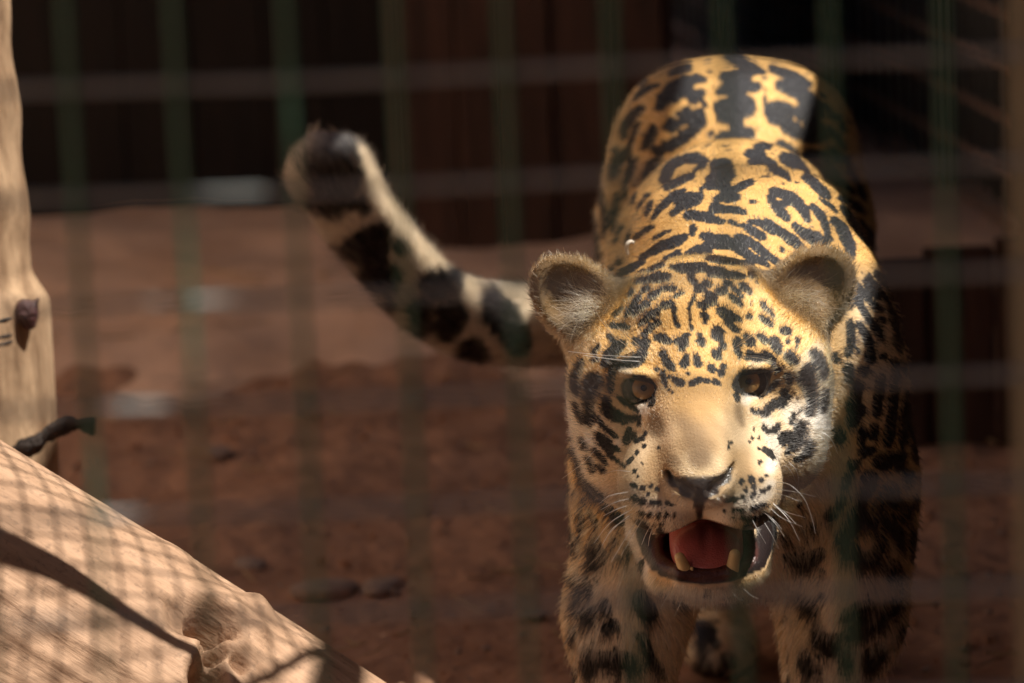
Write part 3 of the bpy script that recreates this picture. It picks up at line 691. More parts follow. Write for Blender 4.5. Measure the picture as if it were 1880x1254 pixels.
def prim_dist(p, X, Y, Z):
    if p[0] == 'E':
        cx, cy, cz, rx, ry, rz = p[3:9]
        R = euler(*p[9:12])
        x, y, z = X - cx, Y - cy, Z - cz
        u = (R[0, 0] * x + R[1, 0] * y + R[2, 0] * z) / rx
        v = (R[0, 1] * x + R[1, 1] * y + R[2, 1] * z) / ry
        w = (R[0, 2] * x + R[1, 2] * y + R[2, 2] * z) / rz
        k0 = np.sqrt(u * u + v * v + w * w)
        k1 = np.sqrt((u / rx) ** 2 + (v / ry) ** 2 + (w / rz) ** 2) + 1e-6
        return k0 * (k0 - 1.0) / k1
    ax, ay, az, ra, bx, by, bz, rb = p[3:11]
    dx, dy, dz = bx - ax, by - ay, bz - az
    L2 = dx * dx + dy * dy + dz * dz
    t = np.clip(((X - ax) * dx + (Y - ay) * dy + (Z - az) * dz) / L2, 0, 1)
    return np.sqrt((X - ax - t * dx) ** 2 + (Y - ay - t * dy) ** 2 + (Z - az - t * dz) ** 2) - (ra + t * (rb - ra))

def prim_box(p):
    k = p[2] + 0.03
    if p[0] == 'E':
        c = np.array(p[3:6]); r = np.abs(euler(*p[9:12])) @ np.array(p[6:9])
        return c - r - k, c + r + k
    a = np.array(p[3:6]); b = np.array(p[7:10]); r = max(p[6], p[10]) + k
    return np.minimum(a, b) - r, np.maximum(a, b) + r

def axis_grid(segs):
    out = [segs[0][0]]
    for lo, hi, st in segs:
        n = max(1, int(round((hi - lo) / st)))
        out += list(np.linspace(lo, hi, n + 1)[1:])
    return np.array(out, dtype=np.float32)

def build_field(prims, gx, gy, gz):
    Fd = np.full((len(gx), len(gy), len(gz)), 0.1, dtype=np.float32)
    for p in prims:
        lo, hi = prim_box(p)
        sl = []
        for g, a, b in ((gx, lo[0], hi[0]), (gy, lo[1], hi[1]), (gz, lo[2], hi[2])):
            sl.append(slice(max(0, int(np.searchsorted(g, a)) - 1), min(len(g), int(np.searchsorted(g, b)) + 1)))
        if any(s.stop <= s.start for s in sl):
            continue
        d = prim_dist(p, gx[sl[0]][:, None, None], gy[sl[1]][None, :, None], gz[sl[2]][None, None, :]).astype(np.float32)
        f = Fd[sl[0], sl[1], sl[2]]
        k = p[2]
        if p[1] == 'u':
            h = np.maximum(k - np.abs(f - d), 0) / k
            Fd[sl[0], sl[1], sl[2]] = np.minimum(f, d) - h * h * k * 0.25
        else:
            d = -d
            h = np.maximum(k - np.abs(f - d), 0) / k
            Fd[sl[0], sl[1], sl[2]] = np.maximum(f, d) + h * h * k * 0.25
    return Fd

def surface_nets(Fd, gx, gy, gz):
    S = Fd < 0
    nx, ny, nz = S.shape
    cs = np.zeros((nx - 1, ny - 1, nz - 1), dtype=np.int8)
    for i in (0, 1):
        for j in (0, 1):
            for k in (0, 1):
                cs += S[i:nx - 1 + i, j:ny - 1 + j, k:nz - 1 + k]
    act = np.argwhere((cs > 0) & (cs < 8))
    idx = -np.ones(cs.shape, dtype=np.int32)
    idx[tuple(act.T)] = np.arange(len(act))
    acc = np.zeros((len(act), 3)); cnt = np.zeros(len(act))
    G = (gx, gy, gz)
    for ax in range(3):
        o1, o2 = [a for a in range(3) if a != ax]
        for u in (0, 1):
            for v in (0, 1):
                c = act.copy(); c[:, o1] += u; c[:, o2] += v
                e = c.copy(); e[:, ax] += 1
                fa = Fd[tuple(c.T)]; fb = Fd[tuple(e.T)]
                m = (fa < 0) != (fb < 0)
                t = np.where(m, fa / np.where(m, fa - fb, 1), 0)
                pos = np.stack([G[a][c[:, a]] for a in range(3)], 1).astype(float)
                pos[:, ax] += t * (G[ax][e[:, ax]] - G[ax][c[:, ax]])
                acc[m] += pos[m]; cnt[m] += 1
    V = acc / cnt[:, None]
    quads = []
    for ax in range(3):
        o1, o2 = [(1, 2), (2, 0), (0, 1)][ax]
        sl_a = [slice(None)] * 3; sl_b = [slice(None)] * 3
        sl_a[ax] = slice(0, -1); sl_b[ax] = slice(1, None)
        ch = S[tuple(sl_a)] != S[tuple(sl_b)]
        e = np.argwhere(ch)
        ok = (e[:, o1] > 0) & (e[:, o2] > 0) & (e[:, o1] < S.shape[o1] - 1) & (e[:, o2] < S.shape[o2] - 1)
        e = e[ok]
        q = []
        for u, v in ((-1, -1), (0, -1), (0, 0), (-1, 0)):
            c = e.copy(); c[:, o1] += u; c[:, o2] += v
            q.append(idx[tuple(c.T)])
        q = np.stack(q, 1)
        flip = ~S[tuple(e.T)]
        q[flip] = q[flip][:, ::-1]
        quads.append(q)
    return V, np.concatenate(quads)

def relax(V, Q, n=1, w=0.5):
    for _ in range(n):
        acc = np.zeros_like(V); cnt = np.zeros(len(V))
        for a, b in ((0, 1), (1, 2), (2, 3), (3, 0)):
            np.add.at(acc, Q[:, a], V[Q[:, b]]); np.add.at(cnt, Q[:, a], 1)
            np.add.at(acc, Q[:, b], V[Q[:, a]]); np.add.at(cnt, Q[:, b], 1)
        V = V + w * (acc / np.maximum(cnt, 1)[:, None] - V)
    return V

def mesh_from(name, V, Q, smooth=True):
    me = bpy.data.meshes.new(name)
    me.from_pydata([tuple(v) for v in V], [], [tuple(int(i) for i in q) for q in Q])
    if smooth:
        me.polygons.foreach_set('use_smooth', np.ones(len(me.polygons), dtype=bool))
    me.update()
    return me
# ------------------------------------------------------------------ small helpers
def rng_of(seed):
    return np.random.default_rng(seed)

def mat_new(name):
    m = bpy.data.materials.new(name)
    m.use_nodes = True
    nt = m.node_tree
    return m, nt, nt.nodes['Principled BSDF']

def add_obj(name, data, parent=None, loc=None):
    o = bpy.data.objects.new(name, data)
    COL.objects.link(o)
    if parent is not None:
        o.parent = parent
    if loc is not None:
        o.location = loc
    return o

def tag(o, label=None, category=None, group=None, kind=None):
    for k, v in (('label', label), ('category', category), ('group', group), ('kind', kind)):
        if v:
            o[k] = v
    return o

def smooth01(x, a, b):
    t = np.clip((x - a) / (b - a), 0, 1)
    return t * t * (3 - 2 * t)

def wob(P, f, s):
    """smooth pseudo-noise, about -1..1"""
    r = rng_of(s)
    out = np.zeros(len(P))
    for _ in range(5):
        k = r.normal(size=3); k *= f * (0.6 + r.random()) / np.linalg.norm(k)
        out += np.sin(P @ k + r.random() * 6.28)
    return out / 3.0

# ------------------------------------------------------------------ the jaguar
ROOT_LOC = np.array([0.25, 4.62, 0.0])
jaguar = add_obj('jaguar', None, loc=Vector(ROOT_LOC))
tag(jaguar, 'spotted jaguar walking towards the mesh with its mouth open, tail raised', 'jaguar')

def local(p):
    return to_world(p) - ROOT_LOC

strokes = []
for line in SPOTS.strip().splitlines():
    t = line.split()
    v = np.array([float(a) for a in t[3:]]).reshape(-1, 4) / 1000.0
    strokes.append((t[0], np.array([float(t[1]), 1.0, float(t[2])]), v))

def stroke_field(P, ax, v, soft=0.0):
    """signed distance (negative inside) of points to one stroke, measured across the stroke's axis"""
    ax = ax / np.linalg.norm(ax)
    rmax = v[:, 3].max()
    win = 0.03 + 7 * rmax
    lo = v[:, :3].min(0) - rmax - soft - 0.002; hi = v[:, :3].max(0) + rmax + soft + 0.002
    lo[1] -= win; hi[1] += win
    ext = win * np.abs(ax[[0, 2]])
    lo[[0, 2]] -= ext; hi[[0, 2]] += ext
    m = np.flatnonzero((P[:, 0] > lo[0]) & (P[:, 0] < hi[0]) & (P[:, 2] > lo[2]) & (P[:, 2] < hi[2]) & (P[:, 1] > lo[1]) & (P[:, 1] < hi[1]))
    if len(m) == 0:
        return m, None
    p = P[m]
    best = np.full(len(m), 1e3)
    segs = [(v[0], v[0])] if len(v) == 1 else list(zip(v[:-1], v[1:]))
    for a, b in segs:
        ab = b[:3] - a[:3]
        abp = ab - ax * (ab @ ax)
        L2 = abp @ abp
        ap = p - a[:3]
        app = ap - np.outer(ap @ ax, ax)
        t = np.clip(app @ abp / L2, 0, 1) if L2 > 1e-12 else np.zeros(len(m))
        d = np.linalg.norm(app - t[:, None] * abp, axis=1) - (a[3] + t * (b[3] - a[3]))
        al = np.abs((ap - t[:, None] * ab) @ ax)
        d = np.where(al < win, d, 1e3)
        best = np.minimum(best, d)
    return m, best

def rosettes(P, cell, seed):
    """irregular open rings on hidden flanks: nearest jittered lattice point"""
    q = np.floor(P / cell).astype(int)
    best = np.full(len(P), 9.0)
    for dx in (-1, 0, 1):
        for dy in (-1, 0, 1):
            for dz in (-1, 0, 1):
                c = q + np.array([dx, dy, dz])
                h = (c[:, 0] * 73856093) ^ (c[:, 1] * 19349663) ^ (c[:, 2] * 83492791) ^ (seed * 2654435)
                j = np.stack([((h >> s) & 1023) / 1023.0 for s in (0, 10, 20)], 1)
                best = np.minimum(best, np.linalg.norm(P - (c + 0.15 + 0.7 * j) * cell, axis=1))
    return best

GOLD = np.array([0.62, 0.358, 0.118]); TAN = np.array([0.56, 0.345, 0.140]); WHITE = np.array([0.80, 0.70, 0.57])
PALE = np.array([0.62, 0.46, 0.275]); GREYB = np.array([0.18, 0.115, 0.062]); BLACK = np.array([0.011, 0.009, 0.0085])
NOSEC = np.array([0.045, 0.036, 0.032]); LIPC = np.array([0.020, 0.014, 0.014])
UPJ = np.array([0.0, -math.sin(PITCH), math.cos(PITCH)])
EARS = [np.array([0.0585, 0.095, 0.0404]), np.array([0.2814, 0.095, 0.0476])]
MOUTH = np.array([0.1764, -0.0150, -0.1884])
EYES = [np.array([0.1191, 0.0155, -0.0437]), np.array([0.2191, 0.0155, -0.0377])]

def coat(P, N, jit=0.0, seed=1):
    """colour, spot mask and bare-skin mask of coat points (animal frame)"""
    n = len(P)
    up = N @ UPJ
    hz = (P - np.array([0, 0, 0])) @ UPJ
    col = np.repeat(TAN[None], n, 0)
    dors = smooth01(up, 0.1, 0.8)[:, None]
    col = col * (1 - dors) + GOLD * dors
    under = smooth01(-up, 0.15, 0.7)[:, None]
    col = col * (1 - under) + WHITE * under
    # inner sides of the legs and breast
    br = (smooth01(-P[:, 2], 0.16, 0.26) * smooth01(-N[:, 1], 0.2, 0.8) * (P[:, 1] > 0.12) * 0.75)[:, None]
    col = col * (1 - br) + WHITE * br
    # tail underside paler
    tl = ((P[:, 0] < 0.09) & (P[:, 1] > 0.9)).astype(float)[:, None]
    col = col * (1 - 0.9 * tl) + np.array([0.56, 0.46, 0.345]) * 0.9 * tl
    # head
    hd = smooth01(np.linalg.norm((P - np.array([0.172, 0.06, -0.055])) / np.array([0.17, 0.2, 0.2]), axis=1), 1.05, 0.8)[:, None]
    hc = TAN * 0.45 + GOLD * 0.55
    col = col * (1 - hd) + hc * hd
    side = (hd[:, 0] * smooth01(np.abs(P[:, 0] - 0.172), 0.06, 0.11) * smooth01(-P[:, 2], 0.0, 0.07))[:, None]
    col = col * (1 - 0.55 * side) + PALE * 0.55 * side
    fl = (hd[:, 0] * smooth01(-P[:, 2], 0.025, 0.085) * (P[:, 1] < 0.14))[:, None]
    col = col * (1 - 0.62 * fl) + (PALE * 0.6 + WHITE * 0.4) * 0.62 * fl
    skin = np.zeros(n); mask = np.zeros(n)
    tint = {'b': (np.array([0.33, 0.185, 0.075]), 0.75), 'm': (np.array([0.37, 0.225, 0.098]), 0.75), 'w': (WHITE, 0.95), 'g': (GREYB, 0.75), 'p': (PALE, 0.8), 'o': (GOLD, 0.8)}
    nz = wob(P, 380.0, 5)
    nz2 = wob(P, 130.0, 6)
    r = rng_of(seed)
    jr = r.normal(size=n) * jit
    for kind, ax, v in sorted((q for q in strokes if q[0] in tint), key=lambda q: 'bompgw'.index(q[0])):
            c, w = tint[kind]
            m, d = stroke_field(P, ax, v, 0.03)
            if d is None: continue
            rad = max(0.006, v[:, 3].max())
            a = (w * smooth01(-d - 0.002 * nz2[m], -0.55 * rad, 0.55 * rad))[:, None]
            col[m] = col[m] * (1 - a) + c * a
    hid = (N[:, 1] > 0.05) | (P[:, 2] < -0.335)
    # hidden flanks and lower legs: rosettes above, plain spots below
    d = rosettes(P, 0.062, 3)
    ring = (d > 0.012) & (d < 0.0225) & (nz2 > -0.75)
    d2 = rosettes(P, 0.040, 9)
    solid = d2 < 0.0125
    low = (P @ UPJ) < -0.1
    mask[hid & np.where(low, solid, ring) & ~((tl[:, 0] > 0) | (hd[:, 0] > 0.5))] = 1.0
    tr = np.sin(P[:, 0] * 95 + 1.0 * nz2) > 0.25
    mask[(tl[:, 0] > 0) & hid & tr] = 1.0
    gap = np.full(n, 0.03)
    for kind, ax, v in strokes:
        if kind == 'k':
            m, d = stroke_field(P, ax, v, 0.012)
            if d is None: continue
            gap[m] = np.minimum(gap[m], d)
            rad = np.minimum(v[:, 3].max(), 0.008)
            fr = smooth01(-N[m, 1], 0.45, 0.85)
            grow = np.where(hd[m, 0] > 0.5, 0.0006 + (0.05 + 0.12 * fr) * rad, 0.0005 + (0.04 + 0.10 * fr) * rad)
            far = smooth01(P[m, 1], 0.3, 0.8)
            grow = grow + far * (0.0005 + 0.07 * rad) + tl[m, 0] * (0.001 + 0.12 * rad) + 0.001 * fr * (P[m, 1] > 0.16)
            inside = d + jr[m] + nz[m] * 0.11 * rad < grow
            mask[m] = np.maximum(mask[m], inside)
    # small odd spots in the gaps between the traced marks
    fill = (gap > 0.0045) & (rosettes(P, 0.024, 17) < 0.0052 + 0.0016 * nz2 + jr) & (hd[:, 0] < 0.3) & ~hid & (tl[:, 0] == 0)
    mask[fill] = 1.0
    # ears: dusky inside, dark back
    for e in EARS:
        de = np.linalg.norm((P - e) / np.array([0.062, 0.05, 0.056]), axis=1)
        ein = smooth01(de, 1.0, 0.75) * (P[:, 2] > -0.02)
        a = (ein * np.where(N[:, 1] < 0.35, 0.82, 0.9))[:, None]
        ec = np.where((N[:, 1] < 0.35)[:, None], np.array([0.034, 0.024, 0.016]), np.array([0.03, 0.022, 0.017]))
        col = col * (1 - a) + ec * a
        mask *= (1 - (ein > 0.5) * 1.0)
    col = col * (1 + 0.10 * nz2[:, None] + 0.05 * nz[:, None])
    sheen = (smooth01(up, 0.35, 0.85) * (1 - hd[:, 0]))[:, None]  # sun sheen painted in: lighter blue-grey black on up-facing body fur
    col = np.where(mask[:, None] > 0.5, BLACK * (1 - sheen) + np.array([0.020, 0.020, 0.024]) * sheen, col)
    for kind, ax, v in strokes:
        if kind in ('n', 'l'):
            m, d = stroke_field(P, ax, v)
            if d is None: continue
            if kind == 'l':
                ok = P[m][:, 1] < 0.05
                m, d = m[ok], d[ok]
            a = smooth01(-d, -0.0008, 0.0012)[:, None]
            col[m] = col[m] * (1 - a) + (NOSEC if kind == 'n' else LIPC) * a
            skin[m] = np.maximum(skin[m], a[:, 0])
    # inside of the mouth
    dm = np.linalg.norm((P - MOUTH) / np.array([0.049, 0.078, 0.0315]), axis=1)
    am = (smooth01(dm, 1.06, 0.99) * (P[:, 1] > -0.07))
    col = col * (1 - am[:, None]) + np.array([0.075, 0.024, 0.02]) * am[:, None]
    skin = np.maximum(skin, am)
    for e in EYES:
        ds = np.linalg.norm((P - e) / np.array([0.0180, 0.028, 0.0150]), axis=1)
        a = smooth01(ds, 1.12, 1.0)
        col = col * (1 - a[:, None]) + BLACK * a[:, None]
        skin = np.maximum(skin, a)
    return np.clip(col, 0.003, 1), mask, skin

# --- body surface: one continuous skin, tail included
gx = axis_grid([(-0.06, 0.50, 0.0025)])
gy = axis_grid([(-0.14, 0.30, 0.0025), (0.30, 1.40, 0.007)])
gz = axis_grid([(-0.66, -0.27, 0.006), (-0.27, 0.15, 0.0025), (0.15, 0.40, 0.005)])
BV, BQ = surface_nets(build_field(PRIMS, gx, gy, gz), gx, gy, gz)
BV = relax(BV, BQ, 1)

def spline(pts, n):
    pts = np.array(pts); out = []
    P = np.vstack([2 * pts[0] - pts[1], pts, 2 * pts[-1] - pts[-2]])
    for i in range(1, len(P) - 2):
        for t in np.linspace(0, 1, n, endpoint=False):
            a, b, c, d = P[i - 1], P[i], P[i + 1], P[i + 2]
            out.append(0.5 * ((2 * b) + (c - a) * t + (2 * a - 5 * b + 4 * c - d) * t * t + (3 * b - a - 3 * c + d) * t ** 3))
    out.append(pts[-1])
    return np.array(out)

def tube_mesh(path, rad, sides, cap=True):
    """rings of vertices along a path"""
    path = np.asarray(path, float); rad = np.asarray(rad, float)
    T = np.gradient(path, axis=0); T /= np.linalg.norm(T, axis=1)[:, None] + 1e-12
    ref = np.array([0, 0, 1.0]) if abs(T[0, 2]) < 0.9 else np.array([1.0, 0, 0])
    u = np.cross(T[0], ref); u /= np.linalg.norm(u)
    V = []
    ang = np.linspace(0, 2 * math.pi, sides, endpoint=False)
    for i in range(len(path)):
        u = u - T[i] * (u @ T[i]); u /= np.linalg.norm(u)
        w = np.cross(T[i], u)
        V.append(path[i] + rad[i] * (np.cos(ang)[:, None] * u + np.sin(ang)[:, None] * w))
    V = np.concatenate(V)
    Q = []
    for i in range(len(path) - 1):
        for j in range(sides):
            k = (j + 1) % sides
            Q.append((i * sides + j, i * sides + k, (i + 1) * sides + k, (i + 1) * sides + j))
    Q = np.array(Q)
    if cap:
        n = len(V)
        V = np.vstack([V, path[:1], path[-1:]])
        e = (len(path) - 1) * sides
        extra = []
        for j in range(0, sides, 2):
            extra.append((n, (j + 2) % sides, (j + 1) % sides, j))
            extra.append((n + 1, e + j, e + (j + 1) % sides, e + (j + 2) % sides))
        Q = np.vstack([Q, extra])
    return V, Q

tp = spline(TAIL, 24)
tr_ = tp[:, 3].copy()
tl_ = np.concatenate([[0], np.cumsum(np.linalg.norm(np.diff(tp[:, :3], axis=0), axis=1))]); tl_ = tl_[-1] - tl_
tr_ *= np.sqrt(np.clip(1 - np.clip(1 - tl_ / 0.042, 0, 1) ** 2, 0, 1))
TV, TQ = tube_mesh(tp[:, :3], np.maximum(tr_, 0.002), 32)
if ((TV[TQ[40]].mean(0) - tp[1, :3]) @ np.cross(TV[TQ[40][2]] - TV[TQ[40][0]], TV[TQ[40][3]] - TV[TQ[40][1]])) < 0:
    TQ = TQ[:, ::-1]
nb = len(BV)
V = np.vstack([BV, TV]); Q = np.vstack([BQ, TQ + nb])
def vnormals(V, Q):
    fn = np.cross(V[Q[:, 2]] - V[Q[:, 0]], V[Q[:, 3]] - V[Q[:, 1]])
    N = np.zeros_like(V)
    for i in range(4):
        np.add.at(N, Q[:, i], fn)
    return N / (np.linalg.norm(N, axis=1)[:, None] + 1e-12), fn
N, FN = vnormals(V, Q)
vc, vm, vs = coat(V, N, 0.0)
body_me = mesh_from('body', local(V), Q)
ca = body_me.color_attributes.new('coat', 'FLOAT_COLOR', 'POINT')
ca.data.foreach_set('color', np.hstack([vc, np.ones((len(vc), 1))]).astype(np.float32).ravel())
sa = body_me.attributes.new('bare', 'FLOAT', 'POINT')
sa.data.foreach_set('value', vs.astype(np.float32))
skin_m, nt, pb = mat_new('coat_skin')
an = nt.nodes.new('ShaderNodeAttribute'); an.attribute_name = 'coat'
bn = nt.nodes.new('ShaderNodeAttribute'); bn.attribute_name = 'bare'
nt.links.new(an.outputs['Color'], pb.inputs['Base Color'])
mr = nt.nodes.new('ShaderNodeMapRange'); mr.inputs['To Min'].default_value = 0.85; mr.inputs['To Max'].default_value = 0.28
nt.links.new(bn.outputs['Fac'], mr.inputs['Value']); nt.links.new(mr.outputs[0], pb.inputs['Roughness'])
tc = nt.nodes.new('ShaderNodeTexCoord')
vo = nt.nodes.new('ShaderNodeTexNoise'); vo.inputs['Scale'].default_value = 420.0
nt.links.new(tc.outputs['Object'], vo.inputs['Vector'])
bu = nt.nodes.new('ShaderNodeBump'); bu.inputs['Strength'].default_value = 0.5; bu.inputs['Distance'].default_value = 0.0015
nt.links.new(vo.outputs[0], bu.inputs['Height']); nt.links.new(bu.outputs[0], pb.inputs['Normal'])
body_me.materials.append(skin_m)
body = add_obj('body', body_me, jaguar)

# --- fur: one strand at a time, coloured at its root
NOSE_TIP = np.array([0.172, -0.11, -0.122])
def make_fur(count, seed, dens_fn, width, name):
    r = rng_of(seed)
    area = np.linalg.norm(FN, axis=1) * 0.5
    ctr = V[Q].mean(1)
    cn = FN / (np.linalg.norm(FN, axis=1)[:, None] + 1e-12)
    w = area * dens_fn(ctr, cn)
    cum = np.cumsum(w); cum /= cum[-1]
    f = np.searchsorted(cum, r.random(count))
    a, b = r.random(count), r.random(count)
    q = Q[f]
    wts = np.stack([(1 - a) * (1 - b), a * (1 - b), a * b, (1 - a) * b], 1)
    P = (V[q] * wts[:, :, None]).sum(1)
    Nn = (N[q] * wts[:, :, None]).sum(1); Nn /= np.linalg.norm(Nn, axis=1)[:, None] + 1e-12
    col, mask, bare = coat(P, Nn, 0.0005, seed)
    keep = bare < 0.35
    P, Nn, col, mask = P[keep], Nn[keep], col[keep], mask[keep]
    n = len(P)
    # which region
    hd = smooth01(np.linalg.norm((P - np.array([0.172, 0.06, -0.055])) / np.array([0.15, 0.19, 0.19]), axis=1), 1.1, 0.8)
    tail = ((P[:, 0] < 0.09) & (P[:, 1] > 0.9)) | ((P[:, 1] > 1.24) & (P[:, 2] > -0.1))
    leg = smooth01(-P[:, 2], 0.22, 0.32) * (P[:, 1] > 0.12)
    # combing direction
    back = np.array([0.0, 0.95, -0.12])
    flow = np.repeat(back[None], n, 0)
    sidew = np.sign(P[:, 0] - 0.235) * smooth01(np.abs(P[:, 0] - 0.235), 0.03, 0.15)
    flow[:, 2] -= 0.55 * smooth01(np.abs(P[:, 0] - 0.235), 0.05, 0.15)
    flow = flow * (1 - leg[:, None]) + np.array([0, 0.35, -0.94]) * leg[:, None]
    hf = P - NOSE_TIP
    hf /= np.linalg.norm(hf, axis=1)[:, None]
    chin = smooth01(-P[:, 2], 0.19, 0.215) * (P[:, 1] < 0.06)
    hf = hf * (1 - chin[:, None]) + np.array([0, -0.15, -1.0]) * chin[:, None]
    flow = flow * (1 - hd[:, None]) + hf * hd[:, None]
    ti = np.flatnonzero(tail)
    if len(ti):
        dd = ((P[ti][:, None, :] - tp[None, ::6, :3]) ** 2).sum(2).argmin(1) * 6
        tg = np.gradient(tp[:, :3], axis=0); tg /= np.linalg.norm(tg, axis=1)[:, None]
        flow[ti] = tg[dd]
    flow = flow - Nn * (flow * Nn).sum(1)[:, None]
    flow /= np.linalg.norm(flow, axis=1)[:, None] + 1e-9
    flow += r.normal(size=(n, 3)) * 0.16 + np.stack([wob(P, 60, 31), wob(P, 60, 32), wob(P, 60, 33)], 1) * 0.10
    flow = flow - Nn * (flow * Nn).sum(1)[:, None]
    flow /= np.linalg.norm(flow, axis=1)[:, None] + 1e-9
    # length
    L = np.full(n, 0.0105) - 0.004 * smooth01(Nn @ UPJ, 0.3, 0.8)
    L = L * (1 - leg) + 0.0095 * leg
    bre = smooth01(-P[:, 2], 0.10, 0.2) * smooth01(-Nn[:, 1], 0.0, 0.7) * (P[:, 1] > 0.1)
    L += 0.009 * bre
    rn = np.linalg.norm(P - NOSE_TIP, axis=1)
    Lh = 0.0026 + 0.0034 * smooth01(rn, 0.05, 0.17)
    ruff = smooth01(np.abs(P[:, 0] - 0.172), 0.075, 0.115) * smooth01(-P[:, 2], -0.01, 0.05)
    Lh += 0.0035 * ruff
    Lh += 0.007 * chin
    L = L * (1 - hd) + Lh * hd
    L[tail] = 0.018 + 0.008 * smooth01(-P[tail][:, 0], 0.17, 0.22)
    lift = np.full(n, 0.30) - 0.08 * smooth01(Nn @ UPJ, 0.3, 0.8) + 0.1 * bre
    lift = lift * (1 - hd) + (0.24 + 0.16 * ruff + 0.1 * chin) * hd
    lift[tail] = 0.58
    for e in EARS:
        de = np.linalg.norm((P - e) / np.array([0.062, 0.05, 0.056]), axis=1)
        er = (de < 1.0) & (P[:, 2] > -0.02)
        rim = er & (np.abs(Nn[:, 1]) < 0.75)
        L[er] = 0.005
        L[rim] = 0.0075
        lift[er] = 0.5
        c_out = (P[er] - e); c_out /= np.linalg.norm(c_out, axis=1)[:, None] + 1e-9
        fl = 0.8 * c_out + np.array([0, 0, 0.4]); fl -= Nn[er] * (fl * Nn[er]).sum(1)[:, None]
        fl /= np.linalg.norm(fl, axis=1)[:, None] + 1e-9
        flow[er] = fl + r.normal(size=fl.shape) * 0.35
        col[rim] = col[rim] * 0.6 + np.array([0.15, 0.098, 0.05]) * 0.4
    L *= 0.65 + 0.6 * r.random(n)
    guard = (r.random(n) < 0.06) & (rn > 0.09)
    L[guard] *= 1.45; lift[guard] += 0.35
    lift = np.clip(lift + r.normal(size=n) * 0.09, 0.12, 0.9)
    t = np.array([0.0, 0.35, 0.7, 1.0])
    bend = 1 - 0.75 * t
    pts = np.empty((n, 4, 3))
    root = P - Nn * 0.0006
    for i, tt in enumerate(t):
        up = lift * (tt - 0.42 * tt * tt)
        al = np.sqrt(np.maximum(1 - lift ** 2, 0.05)) * tt
        pts[:, i] = root + (L * up)[:, None] * Nn + (L * al)[:, None] * flow
    col = col * (0.62 + 0.76 * r.random(n) + 0.12 * wob(P, 900.0, 41) + (0.10 + 0.16 * hd) * wob(P, 2400.0, 42))[:, None]
    tip = tail & (mask > 0.5) & (r.random(n) < 0.22 + 0.25 * (P[:, 0] < -0.17))
    col[tip] = np.array([0.26, 0.22, 0.19]) * (0.5 + r.random(int(tip.sum())))[:, None]
    fleck = (r.random(n) < 0.16) & (mask < 0.5) & (hd > 0.5) & (np.abs(P[:, 0] - 0.172) < 0.04) & (P[:, 2] < -0.02)
    col[fleck] *= 0.30
    col *= (1 + 0.13 * hd * wob(P, 1250.0, 43))[:, None]
    pale = (r.random(n) < 0.05) & (mask < 0.5)
    col[pale] = np.clip(col[pale] * 1.3, 0, 0.85)
    rad = width * (0.75 + 0.5 * r.random(n))
    return pts, col, rad

def curves_obj(name, pts, col, rad, mat, parent, taper=(1.0, 0.9, 0.65, 0.12)):
    n, k = pts.shape[:2]
    cu = bpy.data.hair_curves.new(name)
    cu.add_curves([k] * n)
    cu.position_data.foreach_set('vector', pts.astype(np.float32).ravel())
    ra = cu.attributes.get('radius') or cu.attributes.new('radius', 'FLOAT', 'POINT')
    ra.data.foreach_set('value', (rad[:, None] * np.array(taper)[None, :k]).astype(np.float32).ravel())
    at = cu.attributes.new('hair_color', 'FLOAT_COLOR', 'CURVE')
    at.data.foreach_set('color', np.hstack([col, np.ones((n, 1))]).astype(np.float32).ravel())
    cu.materials.append(mat)
    return add_obj(name, cu, parent)

def hair_material(name, rough=0.28):
    m = bpy.data.materials.new(name); m.use_nodes = True
    nt = m.node_tree; nt.nodes.clear()
    out = nt.nodes.new('ShaderNodeOutputMaterial')
    h = nt.nodes.new('ShaderNodeBsdfHairPrincipled')
    h.parametrization = 'COLOR'
    h.inputs['Roughness'].default_value = rough
    h.inputs['IOR'].default_value = 1.55
    h.inputs['Radial Roughness'].default_value = 0.5
    h.inputs['Coat'].default_value = 0.0
    h.inputs['Random Roughness'].default_value = 0.2
    a = nt.nodes.new('ShaderNodeAttribute'); a.attribute_name = 'hair_color'
    nt.links.new(a.outputs['Color'], h.inputs['Color'])
    nt.links.new(h.outputs[0], out.inputs['Surface'])
    return m
fur_m = hair_material('fur')

def head_d(c, n):
    h = np.linalg.norm((c - np.array([0.172, 0.03, -0.055])) / np.array([0.17, 0.19, 0.19]), axis=1) < 1.0
    return np.where(h & (c[:, 1] < 0.2), 1.0, 0.0)
def body_d(c, n):
    h = np.linalg.norm((c - np.array([0.172, 0.03, -0.055])) / np.array([0.17, 0.19, 0.19]), axis=1) < 1.0
    d = np.where(h & (c[:, 1] < 0.2), 0.0, 1.0)
    d *= np.where(c[:, 2] < -0.36, 0.35, 1.0) * np.where((n[:, 1] > 0.3), 0.35, 1.0)
    return d
FUR_N = 1.0
sets = [make_fur(int(270000 * FUR_N), 11, head_d, 0.00016, 'fur'), make_fur(int(300000 * FUR_N), 12, body_d, 0.00026, 'fur')]

